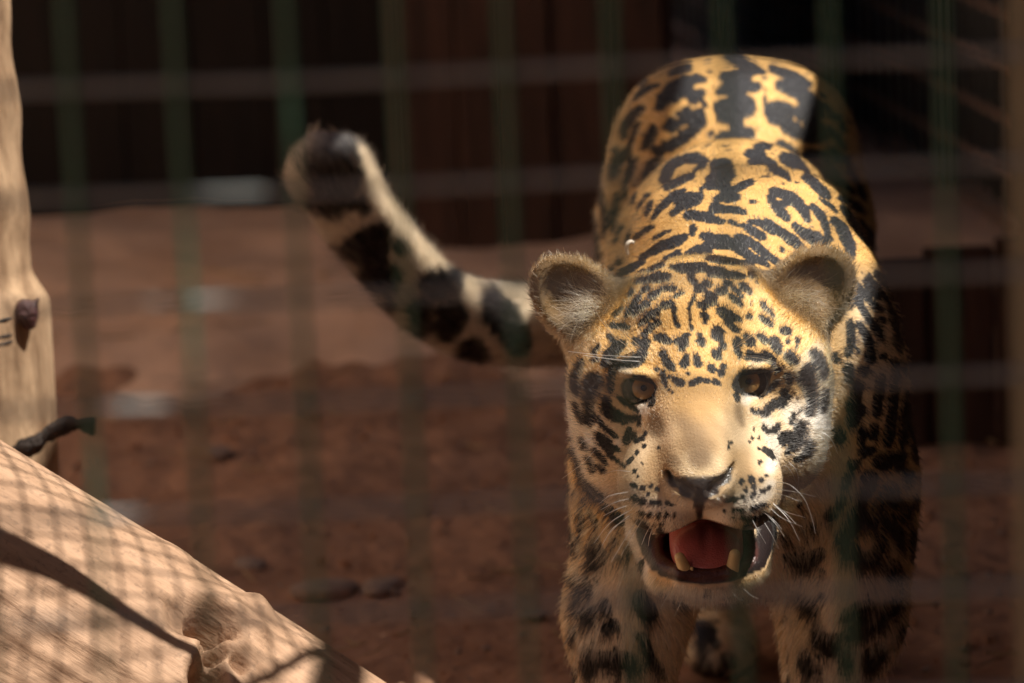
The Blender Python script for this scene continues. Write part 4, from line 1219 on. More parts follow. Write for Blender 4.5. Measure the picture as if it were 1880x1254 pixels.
# ear tufts: long pale hairs that spring from the inner edge
def tufts(e, sgn, n, seed):
    r = rng_of(seed)
    root = e + np.array([sgn * 0.020, -0.020, -0.016]) + r.normal(size=(n, 3)) * np.array([0.009, 0.003, 0.012])
    d = np.array([-sgn * 0.75, -0.35, 0.30]) + r.normal(size=(n, 3)) * 0.33
    d /= np.linalg.norm(d, axis=1)[:, None]
    L = 0.014 + 0.024 * r.random(n)
    curl = r.normal(size=(n, 3)) * 0.35 + np.array([0, 0, -0.35])
    t = np.array([0, 0.35, 0.7, 1.0])
    pts = root[:, None] + L[:, None, None] * (t[None, :, None] * d[:, None] + (t ** 2)[None, :, None] * curl[:, None] * 0.5)
    c = np.array([0.66, 0.52, 0.32]) * (0.6 + 0.7 * r.random(n))[:, None]
    return pts, c, 0.00013 * (0.7 + 0.6 * r.random(n))
sets.append(tufts(EARS[0], 1, 380, 21)); sets.append(tufts(EARS[1], -1, 380, 22))
pts = np.concatenate([s[0] for s in sets]); col = np.concatenate([s[1] for s in sets]); rad = np.concatenate([s[2] for s in sets])
fur = curves_obj('fur', local(pts.reshape(-1, 3)).reshape(pts.shape), col, rad, fur_m, jaguar)
tag(fur, kind='stuff')

# --- whiskers
wp, wr = [], []
r = rng_of(5)
for rd, pl in WHISKERS:
    s = spline(pl, 12) if len(pl) > 2 else np.linspace(pl[0], pl[1], 12)
    idx = np.linspace(0, len(s) - 1, 12).round().astype(int)
    wp.append(s[idx]); wr.append(rd)
wp = np.array(wp); wr = np.array(wr)
wm = hair_material('whisker', 0.25)
wh = curves_obj('whiskers', local(wp.reshape(-1, 3)).reshape(wp.shape), np.tile([0.95, 0.91, 0.84], (len(wp), 1)), wr, wm, jaguar, taper=tuple(np.linspace(1, 0.35, 12)))
tag(wh, kind='stuff')

# --- eyes
def cap_mesh(name, rad, ang, seg=40, rings=14):
    vs_ = [(0, 0, rad)]; fs = []
    for i in range(1, rings + 1):
        a = ang * i / rings
        for j in range(seg):
            b = 2 * math.pi * j / seg
            vs_.append((rad * math.sin(a) * math.cos(b), rad * math.sin(a) * math.sin(b), rad * math.cos(a)))
    for j in range(seg):
        fs.append((0, 1 + j, 1 + (j + 1) % seg))
    for i in range(rings - 1):
        for j in range(seg):
            k = (j + 1) % seg
            fs.append((1 + i * seg + j, 1 + (i + 1) * seg + j, 1 + (i + 1) * seg + k, 1 + i * seg + k))
    me = bpy.data.meshes.new(name); me.from_pydata(vs_, [], fs)
    me.polygons.foreach_set('use_smooth', np.ones(len(me.polygons), dtype=bool)); me.update()
    return me
ER = 0.0178
eye_m, nt, pb = mat_new('eyeball')
pb.inputs['Base Color'].default_value = (0.02, 0.014, 0.011, 1); pb.inputs['Roughness'].default_value = 0.12
iris_m, nt, pb = mat_new('iris')
tc = nt.nodes.new('ShaderNodeTexCoord'); sx = nt.nodes.new('ShaderNodeSeparateXYZ'); nt.links.new(tc.outputs['Object'], sx.inputs[0])
cr = nt.nodes.new('ShaderNodeValToRGB')
zlo = ER * math.cos(math.radians(36)); zhi = ER
mp = nt.nodes.new('ShaderNodeMapRange'); mp.inputs['From Min'].default_value = zlo; mp.inputs['From Max'].default_value = zhi
nt.links.new(sx.outputs['Z'], mp.inputs['Value'])
no = nt.nodes.new('ShaderNodeTexNoise'); no.inputs['Scale'].default_value = 900; no.inputs['Detail'].default_value = 3
nt.links.new(tc.outputs['Object'], no.inputs['Vector'])
ad = nt.nodes.new('ShaderNodeMath'); ad.operation = 'MULTIPLY_ADD'; ad.inputs[1].default_value = 0.25
nt.links.new(no.outputs[0], ad.inputs[0]); nt.links.new(mp.outputs[0], ad.inputs[2]); nt.links.new(ad.outputs[0], cr.inputs[0])
el = cr.color_ramp.elements
el[0].position = 0.10; el[0].color = (0.05, 0.028, 0.012, 1)
el[1].position = 0.30; el[1].color = (0.58, 0.32, 0.10, 1)
e2 = el.new(0.75); e2.color = (0.50, 0.30, 0.115, 1)
e3 = el.new(1.0); e3.color = (0.30, 0.19, 0.08, 1)
nt.links.new(cr.outputs[0], pb.inputs['Base Color'])
pb.inputs['Roughness'].default_value = 0.35; pb.inputs['Coat Weight'].default_value = 1.0; pb.inputs['Coat Roughness'].default_value = 0.03
pup_m, nt, pb = mat_new('pupil')
pb.inputs['Base Color'].default_value = (0.006, 0.007, 0.010, 1); pb.inputs['Roughness'].default_value = 0.08
ball = cap_mesh('eye', ER, math.pi * 0.98, 40, 28); ball.materials.append(eye_m)
iris_me = cap_mesh('iris', ER * 1.004, math.radians(36)); iris_me.materials.append(iris_m)
pupil_me = cap_mesh('pupil', ER * 1.009, math.radians(9.5), 24, 6); pupil_me.materials.append(pup_m)
look = Vector((0.0, -0.985, 0.12))
for i, e in enumerate(EYES):
    d = Vector(J_MAT @ np.array([(0.10, -0.985, 0.06), (-0.12, -0.985, 0.06)][i]))
    eo = add_obj('eye', ball, jaguar, Vector(local(e[None])[0]))
    eo.rotation_euler = d.to_track_quat('Z', 'Y').to_euler()
    add_obj('iris', iris_me, eo); add_obj('pupil', pupil_me, eo)

# --- tongue and teeth
def small_sdf(name, prims, lo, hi, step, mat, n_relax=2):
    gx = axis_grid([(lo[0], hi[0], step)]); gy = axis_grid([(lo[1], hi[1], step)]); gz = axis_grid([(lo[2], hi[2], step)])
    v, q = surface_nets(build_field(prims, gx, gy, gz), gx, gy, gz)
    v = relax(v, q, n_relax)
    me = mesh_from(name, local(v), q); me.materials.append(mat)
    return add_obj(name, me, jaguar)
tong_m, nt, pb = mat_new('tongue')
pb.inputs['Base Color'].default_value = (0.45, 0.115, 0.105, 1); pb.inputs['Roughness'].default_value = 0.28
pb.inputs['Subsurface Weight'].default_value = 0.25; pb.inputs['Subsurface Radius'].default_value = (0.01, 0.003, 0.002); pb.inputs['Subsurface Scale'].default_value = 0.5
tc = nt.nodes.new('ShaderNodeTexCoord'); vo = nt.nodes.new('ShaderNodeTexVoronoi'); vo.inputs['Scale'].default_value = 520
bu = nt.nodes.new('ShaderNodeBump'); bu.inputs['Strength'].default_value = 0.35; bu.inputs['Distance'].default_value = 0.001
nt.links.new(tc.outputs['Object'], vo.inputs['Vector']); nt.links.new(vo.outputs['Distance'], bu.inputs['Height']); nt.links.new(bu.outputs[0], pb.inputs['Normal'])
small_sdf('tongue', TONGUE, (0.12, -0.06, -0.24), (0.23, 0.08, -0.13), 0.0018, tong_m)
tooth_m, nt, pb = mat_new('tooth')
pb.inputs['Base Color'].default_value = (0.70, 0.52, 0.27, 1); pb.inputs['Roughness'].default_value = 0.25
pb.inputs['Subsurface Weight'].default_value = 0.2; pb.inputs['Subsurface Radius'].default_value = (0.004, 0.003, 0.002); pb.inputs['Subsurface Scale'].default_value = 0.5
for p in TEETH:
    lo, hi = prim_box(p)
    small_sdf('tooth', [p], lo + 0.025, hi - 0.025, 0.0009, tooth_m, 1)
# ------------------------------------------------------------------ materials of the place
def ramp_noise(name, c1, c2, scale, rough=0.9, stretch=(1, 1, 1), bump=0.0, bump_scale=None, detail=6.0, coords='Object', c3=None, bdist=0.01):
    m, nt, pb = mat_new(name)
    tc = nt.nodes.new('ShaderNodeTexCoord'); mp = nt.nodes.new('ShaderNodeMapping')
    mp.inputs['Scale'].default_value = stretch
    nt.links.new(tc.outputs[coords], mp.inputs['Vector'])
    no = nt.nodes.new('ShaderNodeTexNoise'); no.inputs['Scale'].default_value = scale; no.inputs['Detail'].default_value = detail; no.inputs['Roughness'].default_value = 0.62
    nt.links.new(mp.outputs[0], no.inputs['Vector'])
    cr = nt.nodes.new('ShaderNodeValToRGB'); e = cr.color_ramp.elements
    e[0].position = 0.32; e[0].color = (*c1, 1); e[1].position = 0.68; e[1].color = (*c2, 1)
    if c3:
        e3 = e.new(0.5); e3.color = (*c3, 1)
    nt.links.new(no.outputs[0], cr.inputs[0]); nt.links.new(cr.outputs[0], pb.inputs['Base Color'])
    pb.inputs['Roughness'].default_value = rough
    if bump:
        n2 = nt.nodes.new('ShaderNodeTexNoise'); n2.inputs['Scale'].default_value = bump_scale or scale * 3; n2.inputs['Detail'].default_value = 8
        nt.links.new(mp.outputs[0], n2.inputs['Vector'])
        bu = nt.nodes.new('ShaderNodeBump'); bu.inputs['Strength'].default_value = bump; bu.inputs['Distance'].default_value = bdist
        nt.links.new(n2.outputs[0], bu.inputs['Height']); nt.links.new(bu.outputs[0], pb.inputs['Normal'])
    return m

M_soil = ramp_noise('red_soil', (0.30, 0.150, 0.088), (0.52, 0.285, 0.175), 7.0, 0.95, bump=0.9, bump_scale=26.0, bdist=0.02)
M_dust = ramp_noise('pale_dust', (0.62, 0.39, 0.26), (0.84, 0.58, 0.42), 3.2, 0.95, bump=0.5, bump_scale=16.0, bdist=0.015)
M_stone = ramp_noise('stone', (0.22, 0.15, 0.115), (0.42, 0.31, 0.25), 30.0, 0.85, bump=0.4)
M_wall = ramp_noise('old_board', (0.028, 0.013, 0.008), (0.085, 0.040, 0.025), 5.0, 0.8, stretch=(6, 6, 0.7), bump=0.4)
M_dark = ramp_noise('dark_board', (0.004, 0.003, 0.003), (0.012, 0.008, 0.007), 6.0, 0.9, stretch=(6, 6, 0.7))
M_roof = ramp_noise('roof_board', (0.10, 0.075, 0.055), (0.19, 0.14, 0.10), 5.0, 0.9, stretch=(0.8, 6, 6))
M_wire = ramp_noise('green_coating', (0.030, 0.115, 0.072), (0.050, 0.165, 0.108), 40.0, 0.45)
M_steel = ramp_noise('grey_coating', (0.19, 0.215, 0.215), (0.26, 0.285, 0.285), 40.0, 0.45)
M_post = ramp_noise('olive_post', (0.075, 0.058, 0.026), (0.12, 0.092, 0.045), 12.0, 0.55)
M_rust = ramp_noise('rusty_wire', (0.22, 0.12, 0.075), (0.36, 0.22, 0.15), 30.0, 0.7)
M_twig = ramp_noise('dark_twig', (0.018, 0.012, 0.010), (0.06, 0.042, 0.034), 60.0, 0.8, bump=0.6)
M_white = ramp_noise('white_quill', (0.60, 0.52, 0.42), (0.78, 0.72, 0.64), 200.0, 0.5)

def box_verts(lo, hi):
    x0, y0, z0 = lo; x1, y1, z1 = hi
    v = [(x0, y0, z0), (x1, y0, z0), (x1, y1, z0), (x0, y1, z0), (x0, y0, z1), (x1, y0, z1), (x1, y1, z1), (x0, y1, z1)]
    f = [(0, 3, 2, 1), (4, 5, 6, 7), (0, 1, 5, 4), (1, 2, 6, 5), (2, 3, 7, 6), (3, 0, 4, 7)]
    return v, f

def box(name, lo, hi, mat, parent=None, bevel=0.0):
    v, f = box_verts(lo, hi)
    me = bpy.data.meshes.new(name); me.from_pydata(v, [], f); me.update(); me.materials.append(mat)
    o = add_obj(name, me, parent)
    if bevel:
        b = o.modifiers.new('bevel', 'BEVEL'); b.width = bevel; b.segments = 2
    return o

def rod(name, a, b, rad, mat, parent=None, sides=12):
    p = np.linspace(a, b, 2)
    v, q = tube_mesh(p, [rad, rad], sides)
    me = mesh_from(name, v, q); me.materials.append(mat)
    return add_obj(name, me, parent)

# ------------------------------------------------------------------ ground
def wsum(x, y, fs, seed):
    r = rng_of(seed); z = np.zeros_like(x)
    for f, a in fs:
        for _ in range(4):
            t = r.random() * 6.28
            z += a * 0.5 * np.sin(f * (x * math.cos(t) + y * math.sin(t)) * 6.28 + r.random() * 6.28)
    return z

def sheet(name, xs, ys, zfun, mat):
    X, Y = np.meshgrid(xs, ys, indexing='ij')
    Zv = zfun(X, Y)
    Vv = np.stack([X, Y, Zv], -1).reshape(-1, 3)
    nx, ny = len(xs), len(ys)
    i = np.arange(nx - 1)[:, None] * ny + np.arange(ny - 1)[None]
    q = np.stack([i, i + ny, i + ny + 1, i + 1], -1).reshape(-1, 4)
    me = mesh_from(name, Vv, q); me.materials.append(mat)
    return add_obj(name, me)

def ground_z(X, Y):
    z = wsum(X, Y, ((0.9, 0.010), (2.3, 0.006), (6.0, 0.0030), (14.0, 0.0018)), 4)
    feet = np.exp(-(((X - 0.25) / 0.45) ** 2 + ((Y - 4.7) / 0.8) ** 2) ** 2)
    return z * (1 - 0.85 * feet) * np.where(np.abs(X) > 6, 0.4, 1) - 0.004
xs = np.concatenate([np.linspace(-60, -2.2, 24), np.linspace(-2.15, 2.15, 216), np.linspace(2.2, 60, 24)])
ys = np.concatenate([np.linspace(-40, 1.9, 16), np.linspace(2.0, 11.0, 450), np.linspace(11.2, 90, 20)])
tag(sheet('ground', xs, ys, ground_z, M_soil), 'red brown earth floor of the enclosure in shade', 'ground', kind='structure')
# a pale trampled bank of dust at the back
def bank_z(X, Y):
    edge = 6.45 + 0.10 * np.sin(X * 2.1 + 0.6) + 0.05 * np.sin(X * 6.3) - 0.22 * smooth01(X, 0.3, 1.0)
    h = 0.040 + 0.018 * np.sin(X * 1.7 + Y) + wsum(X, Y, ((1.6, 0.010), (4.0, 0.007), (9.0, 0.003)), 8)
    return -0.05 + (0.05 + h) * smooth01(Y + 0.10 * np.sin(X * 9 + Y * 3) + 0.06 * np.sin(X * 23), edge - 0.35, edge + 0.75) + 0.0
tag(sheet('earth_bank', np.linspace(-3, 1.6, 150), np.linspace(6.1, 8.6, 90), bank_z, M_dust), 'pale dusty bank of trampled earth across the back', 'earth bank', kind='structure')

# stones lying about
def stone_mesh(seed, s):
    r = rng_of(seed)
    V_, F_ = [], []
    n, m = 20, 12
    k = r.normal(size=(6, 3)) * 2.6; ph = r.random(6) * 6
    for i in range(m + 1):
        a = math.pi * i / m
        for j in range(n):
            b = 2 * math.pi * j / n
            d = np.array([math.sin(a) * math.cos(b), math.sin(a) * math.sin(b), math.cos(a)])
            rr = 1 + 0.13 * np.sin(k @ d + ph).sum() / 2
            V_.append(tuple(d * rr * s))
    for i in range(m):
        for j in range(n):
            F_.append((i * n + j, (i + 1) * n + j, (i + 1) * n + (j + 1) % n, i * n + (j + 1) % n))
    me = bpy.data.meshes.new('stone'); me.from_pydata(V_, [], F_)
    me.polygons.foreach_set('use_smooth', np.ones(len(me.polygons), dtype=bool)); me.update()
    me.materials.append(M_stone)
    return me
STONES = [(-0.249, 5.37, 0.034, 'broad flat pale stone on the red earth just beyond the log, larger of a pair'),
          (-0.175, 5.38, 0.026, 'rounded pale stone on the red earth, right-hand one of the pair beyond the log'),
          (-0.344, 5.52, 0.018, 'small pale stone on the red earth close above the knot of the log'),
          (-0.366, 5.82, 0.016, 'small pale stone on the red earth between second and third mesh uprights from left'),
          (-0.267, 5.89, 0.015, 'small pale stone on the red earth level with the jaguar\'s nose, third mesh upright'),
          (0.013, 5.23, 0.014, 'small pale stone on the red earth beside the jaguar\'s left-hand foreleg'),
          (-0.42, 6.15, 0.02, 'stone at the foot of the pale bank near the second mesh upright'),
          (-0.10, 6.05, 0.013, 'small stone at the foot of the pale bank behind the middle mesh upright')]
for i, (x, y, s, lab) in enumerate(STONES):
    o = add_obj('stone', stone_mesh(40 + i, s), None, Vector((x, y, s * 0.03)))
    o.scale = (1.35, 1.0, 0.40); o.rotation_euler = (0, 0, i * 1.3)
    tag(o, lab, 'stone', 'stones on the earth floor')
# gravel and crumbs of earth: nobody could count it
r = rng_of(77)
gv, gf = [], []
for i in range(2600):
    x = r.uniform(-1.0, 0.9); y = r.uniform(4.7, 6.6); s = 0.0016 + 0.006 * r.random() ** 3
    base = len(gv)
    d = r.normal(size=(6, 3)) * 0.18
    for k, (a, b, c) in enumerate(((1, 0, 0), (0, 1, 0), (-1, 0, 0), (0, -1, 0), (0, 0, 0.8), (0, 0, -0.8))):
        gv.append((x + s * (a + d[k, 0]), y + s * (b + d[k, 1]), s * 0.35 + s * (c + d[k, 2])))
    for a, b in ((0, 1), (1, 2), (2, 3), (3, 0)):
        gf.append((base + a, base + b, base + 4)); gf.append((base + b, base + a, base + 5))
me = bpy.data.meshes.new('gravel'); me.from_pydata(gv, [], gf); me.update(); me.materials.append(M_soil); me.materials.append(M_stone)
me.polygons.foreach_set('material_index', np.repeat((r.random(2600) < 0.3).astype(np.int32), 8))
tag(add_obj('gravel', me), 'crumbs of earth and gravel strewn on the red floor', 'gravel', kind='stuff')

# dry straw and leaf stalks scattered on the floor
r = rng_of(78)
sv, sq = [], []
for i in range(150):
    x = r.uniform(-0.95, 0.7); y = r.uniform(4.85, 7.4); a = r.uniform(0, 6.28); L = r.uniform(0.02, 0.11); zb = 0.006 + (0.045 if y > 6.7 else 0.0)
    t_ = np.linspace(-0.5, 0.5, 6)
    bendy = r.uniform(-0.25, 0.25)
    p_ = np.stack([x + L * (t_ * math.cos(a) - bendy * t_ ** 2 * math.sin(a)), y + L * (t_ * math.sin(a) + bendy * t_ ** 2 * math.cos(a)), zb + 0.006 * np.abs(t_) * 2 * r.random()], 1)
    v, q = tube_mesh(p_, np.full(6, r.uniform(0.0008, 0.0020)), 5, cap=False)
    sq.append(q + sum(len(k) for k in sv)); sv.append(v)
me = mesh_from('straw', np.concatenate(sv), np.concatenate(sq)); me.materials.append(ramp_noise('straw', (0.30, 0.19, 0.10), (0.52, 0.37, 0.21), 30.0, 0.8))
tag(add_obj('straw', me), 'dry straw stalks strewn over the earth floor', 'straw', kind='stuff')

# ------------------------------------------------------------------ fallen log, lower left
LOG_A = np.array([-0.983, 0.10, -0.057]); LOG_B = np.array([-0.040, 0.10, -0.624])
LOG_R = 0.222
ax = (LOG_B - LOG_A); LL = np.linalg.norm(ax); ax /= LL
u0 = np.cross(ax, np.array([0, 1.0, 0])); u0 /= np.linalg.norm(u0); w0 = np.cross(ax, u0)
nr, ns = 300, 330
Sg, Ag = np.meshgrid(np.linspace(0, 1, nr), np.linspace(0, 2 * math.pi, ns, endpoint=False), indexing='ij')
rad = np.full(Sg.shape, LOG_R)
def ang_noise(S, A, fa, fs, seed, n=5):
    r = rng_of(seed); z = np.zeros_like(S)
    for _ in range(n):
        k = r.integers(max(1, fa // 2), fa + 1); z += np.sin(k * A + fs * (0.4 + r.random()) * S * 6.28 + r.random() * 6.28)
    return z / n
rad += 0.010 * ang_noise(Sg, Ag, 4, 1.0, 1) + 0.0045 * ang_noise(Sg, Ag, 14, 1.4, 2) + 0.0022 * ang_noise(Sg, Ag, 60, 2.0, 3) + 0.0014 * ang_noise(Sg, Ag, 160, 3.0, 4, 8)
bow = 0.012 * np.sin(Sg * math.pi * 1.6)
ctr = LOG_A + (LOG_B - LOG_A) * Sg[..., None] + u0 * bow[..., None]
dirs = np.cos(Ag)[..., None] * u0 + np.sin(Ag)[..., None] * w0
pos = ctr + dirs * rad[..., None]
def dent(pos, c, s, amt, e=2.0):
    d = np.linalg.norm((pos - c) / np.array(s), axis=-1)
    return amt * np.exp(-d ** e)
disp = np.zeros(Sg.shape)
# knot, its collar and hollows: centre in the animal frame, size, height (negative: hollow)
for cx_, cy_, cz_, s_, a_ in [(-0.2639, 0.0114, -0.2465, 0.034, 0.012),
        (-0.2385, 0.0657, -0.2472, 0.018, 0.01),
        (-0.2764, -0.0541, -0.2959, 0.028, 0.007),
        (-0.2561, -0.0228, -0.2835, 0.032, 0.008),
        (-0.2753, -0.0141, -0.2584, 0.018, -0.06),
        (-0.2729, -0.0371, -0.2829, 0.012, -0.04),
        (-0.2764, -0.0602, -0.303, 0.016, -0.034),
        (-0.2939, -0.0201, -0.2536, 0.024, -0.012),
        (-0.2604, -0.0137, -0.2692, 0.01, -0.014),
        (-0.2504, -0.0335, -0.2954, 0.01, -0.016),
        (-0.3159, 0.0661, -0.1973, 0.03, 0.006),
        (-0.2351, 0.0082, -0.2701, 0.012, 0.008)]:
    disp += dent(pos, np.array([cx_, cy_, cz_]), (s_, s_, s_), a_, 2.0 if a_ > 0 else 4.0)
rough = np.clip(np.abs(disp) / 0.01, 0, 1)
disp += rough * 0.0030 * ang_noise(Sg * 30, Ag, 90, 1.0, 21, 6)
pos = pos + dirs * disp[..., None]
Vl = pos.reshape(-1, 3)
i = np.arange(nr - 1)[:, None] * ns; j = np.arange(ns)[None]
Ql = np.stack([i + j, i + (j + 1) % ns, i + ns + (j + 1) % ns, i + ns + j], -1).reshape(-1, 4)
capn = len(Vl)
Vl = np.vstack([Vl, LOG_A, LOG_B])
extra = []
for k in range(0, ns, 2):
    extra.append((capn, (k + 2) % ns, (k + 1) % ns, k)); e_ = (nr - 1) * ns
    extra.append((capn + 1, e_ + k, e_ + (k + 1) % ns, e_ + (k + 2) % ns))
Ql = np.vstack([Ql, extra])
log_origin = to_world(LOG_A)
R3 = np.stack([J_MAT @ u0, J_MAT @ w0, J_MAT @ ax], 1)       # log frame: z along the trunk
me = mesh_from('fallen_log', (to_world(Vl) - log_origin) @ R3, Ql)
M_log = ramp_noise('bare_wood', (0.26, 0.150, 0.088), (0.50, 0.315, 0.205), 3.2, 0.8, stretch=(9, 9, 1.6), bump=0.55, bump_scale=12.0, c3=(0.40, 0.245, 0.152), bdist=0.006, detail=9.0)
nt = M_log.node_tree; pb = nt.nodes['Principled BSDF']
tc = nt.nodes.new('ShaderNodeTexCoord'); sp_ = nt.nodes.new('ShaderNodeTexNoise'); sp_.inputs['Scale'].default_value = 150.0; sp_.inputs['Detail'].default_value = 4
nt.links.new(tc.outputs['Object'], sp_.inputs['Vector'])
mr_ = nt.nodes.new('ShaderNodeMapRange'); mr_.inputs['From Min'].default_value = 0.30; mr_.inputs['From Max'].default_value = 0.46; mr_.inputs['To Min'].default_value = 0.72; mr_.inputs['To Max'].default_value = 1.0
nt.links.new(sp_.outputs[0], mr_.inputs['Value'])
mx = nt.nodes.new('ShaderNodeMix'); mx.data_type = 'RGBA'; mx.blend_type = 'MULTIPLY'; mx.inputs['Factor'].default_value = 1.0
src = pb.inputs['Base Color'].links[0].from_socket
nt.links.new(src, mx.inputs['A']); nt.links.new(mr_.outputs[0], mx.inputs['B']); nt.links.new(mx.outputs['Result'], pb.inputs['Base Color'])
me.materials.append(M_log)
log_o = add_obj('fallen_log', me)
log_o.matrix_world = Matrix.Translation(Vector(log_origin)) @ Matrix([list(rw) for rw in R3]).to_4x4()
tag(log_o, 'thick pale barkless log with a knot hole leaning across the lower left corner', 'log')

# ------------------------------------------------------------------ tree trunk at the left edge
trunk_root = add_obj('tree', None, loc=Vector((-0.622, 4.80, 0.0)))
tag(trunk_root, 'pale sunlit tree trunk at the left edge behind the log', 'tree')
zs = np.concatenate([np.linspace(-0.03, 0.47, 60), np.linspace(0.477, 0.56, 24), np.linspace(0.57, 2.24, 120)])
na = 72
Zg, Ag = np.meshgrid(zs, np.linspace(0, 2 * math.pi, na, endpoint=False), indexing='ij')
rr = 0.104 - 0.018 * smooth01(Zg, 0.49, 0.535) + 0.02 * smooth01(-Zg, -0.12, 0.02)
rr = rr + 0.0035 * ang_noise(Zg, Ag, 9, 1.0, 11) + 0.0018 * ang_noise(Zg, Ag, 30, 3.0, 12) + 0.0022 * np.sin(Zg * 55 + 2 * Ag) * smooth01(Zg, 0.53, 0.58)
Vt = np.stack([rr * np.cos(Ag) + 0.012 * np.sin(Zg * 3.0), rr * np.sin(Ag), Zg], -1).reshape(-1, 3)
i = np.arange(len(zs) - 1)[:, None] * na; j = np.arange(na)[None]
Qt = np.stack([i + j, i + (j + 1) % na, i + na + (j + 1) % na, i + na + j], -1).reshape(-1, 4)
me = mesh_from('trunk', Vt, Qt)
M_bark = ramp_noise('pale_bark', (0.20, 0.115, 0.06), (0.56, 0.38, 0.235), 8.0, 0.85, stretch=(5, 5, 1.0), bump=0.9, bump_scale=14.0, bdist=0.008)
me.materials.append(M_bark)
add_obj('trunk', me, trunk_root)
for k, zz in enumerate((0.478, 0.469, 0.492)):
    a = np.linspace(0, 2 * math.pi, 49)
    rr_ = 0.1095
    v, q = tube_mesh(np.stack([rr_ * np.cos(a), rr_ * np.sin(a), np.full(49, zz) + 0.003 * np.sin(a * 2 + k)], 1), np.full(49, 0.0024), 8, cap=False)
    me = mesh_from('wire_tie', v, q); me.materials.append(M_twig); add_obj('wire_tie', me, trunk_root)
fr = small = None
v, q = surface_nets(build_field([('E', 'u', 0.005, 0, 0, 0, 0.017, 0.015, 0.017, 0, 0, 0), ('E', 'u', 0.004, 0.012, -0.004, -0.008, 0.010, 0.009, 0.011, 0, 0, 0), ('E', 's', 0.003, -0.008, -0.016, 0.002, 0.005, 0.006, 0.010, 20, 0, 30), ('E', 's', 0.003, 0.006, -0.018, 0.006, 0.004, 0.006, 0.009, 0, 30, 0), ('C', 'u', 0.006, 0, 0, 0.012, 0.005, -0.003, 0, 0.026, 0.002)], *[axis_grid([(-0.035, 0.04, 0.002)])] * 3), *[axis_grid([(-0.035, 0.04, 0.002)])] * 3)
me = mesh_from('dried_fruit', v, q)
M_fruit = ramp_noise('dried_fruit', (0.03, 0.010, 0.010), (0.15, 0.06, 0.062), 70.0, 0.45, bump=0.4)
me.materials.append(M_fruit)
fo = add_obj('dried_fruit', me, None, Vector((-0.523, 4.735, 0.498)))
fo.scale = (0.85, 0.8, 0.72); fo.rotation_euler = (0.3, 0.9, 0.4)
tag(fo, 'small dark red dried fruit on the wire around the trunk', 'fruit')
# a vine slung over the log, above the picture (its shadow lies across the log)
limb = np.array([(-0.184, 3.7669, 1.3573), (-0.1492, 3.7768, 1.2757), (-0.1159, 3.7831, 1.2096), (-0.0639, 3.7887, 1.1716), (-0.0193, 3.7861, 1.1276), (0.0302, 3.783, 1.0809), (0.0441, 3.7788, 1.0611), (0.0698, 3.7719, 1.0289), (0.1186, 3.7614, 1.0115), (0.183, 3.7474, 1.0094)])
sp = spline(limb, 8)
v, q = tube_mesh(sp, 0.012 + 0.004 * np.sin(np.linspace(0, 9, len(sp))) + np.linspace(0.006, -0.006, len(sp)), 14)
me = mesh_from('hanging_vine', v, q); me.materials.append(M_twig)
vine = add_obj('hanging_vine', me)
tag(vine, 'bent dark vine slung above the log under the mesh canopy', 'vine')
# twig in front of the trunk foot
tw = np.array([(-0.64, 4.66, 0.350), (-0.575, 4.66, 0.352), (-0.545, 4.65, 0.358), (-0.515, 4.64, 0.372), (-0.480, 4.64, 0.392), (-0.45, 4.65, 0.388)])
sp = spline(tw, 10)
r = rng_of(3)
v, q = tube_mesh(sp, 0.006 + 0.0045 * np.abs(np.sin(np.linspace(0, 14, len(sp)))) , 12)
v += r.normal(size=v.shape) * 0.0008
me = mesh_from('twig', v, q); me.materials.append(M_twig)
tag(add_obj('twig', me), 'knobbly dark twig caught between the log and the trunk', 'twig')

# ------------------------------------------------------------------ front fence of welded mesh
FY = 2.0
fence = add_obj('mesh_fence', None, loc=Vector((0.0, FY, 0.0)))
tag(fence, 'blurred green welded mesh fence between camera and jaguar', 'fence')
r = rng_of(9)
vme = None
for k in range(-13, 15):
    x = -0.0970 + 0.0494 * k + r.normal() * 0.0006
    if vme is None:
        n = 60
        zz = np.linspace(0.0, 2.26, n)
        v, q = tube_mesh(np.stack([0.0006 * np.sin(zz * 9), np.zeros(n), zz], 1), np.full(n, 0.0019), 10)
        vme = mesh_from('upright_wire', v, q); vme.materials.append(M_wire)
    o = add_obj('upright_wire', vme, fence, Vector((x, 0.0, 0.0)))
hme = None
for k in range(-21, 25):
    z = 1.0490 + 0.0500 * k
    if z < 0.02 or z > 2.25: continue
    if hme is None:
        n = 70
        xx = np.linspace(-0.75, 0.62, n)
        v, q = tube_mesh(np.stack([xx, np.zeros(n), 0.0007 * np.sin(xx * 21)], 1), np.full(n, 0.0022), 10)
        hme = mesh_from('cross_wire', v, q); hme.materials.append(M_steel)
    add_obj('cross_wire', hme, fence, Vector((0.0, 0.0043, z + r.normal() * 0.0005)))
po = box('post', (-0.03, -0.03, 0.0), (0.03, 0.03, 2.3), M_post, fence, 0.004)
po.location = (0.2685, 0.05, 0.0)

# ------------------------------------------------------------------ side mesh on the right, running back
SA, SB = np.array([0.845, 7.33, 0.0]), np.array([0.32, 10.30, 0.0])
sf = add_obj('side_mesh', None, loc=Vector(SA))
tag(sf, 'rusty mesh panel running back along the right side in the shadow', 'fence')
dv = SB - SA; Ls = np.linalg.norm(dv); dv /= Ls
for k in range(9):
    z = 0.055 + k * 0.088
    rod('cross_bar', (0, 0, z), tuple(dv * Ls + np.array([0, 0, z])), 0.0065, M_rust, sf, 8)
up_me = None
for k in range(38):
    p = dv * (0.02 + k * 0.069) + np.array([-0.009, 0, 0])
    if up_me is None:
        v, q = tube_mesh(np.array([[0, 0, 0], [0, 0, 0.95]]), [0.0035, 0.0035], 6)
        up_me = mesh_from('upright_bar', v, q); up_me.materials.append(M_steel)
    add_obj('upright_bar', up_me, sf, Vector(p))

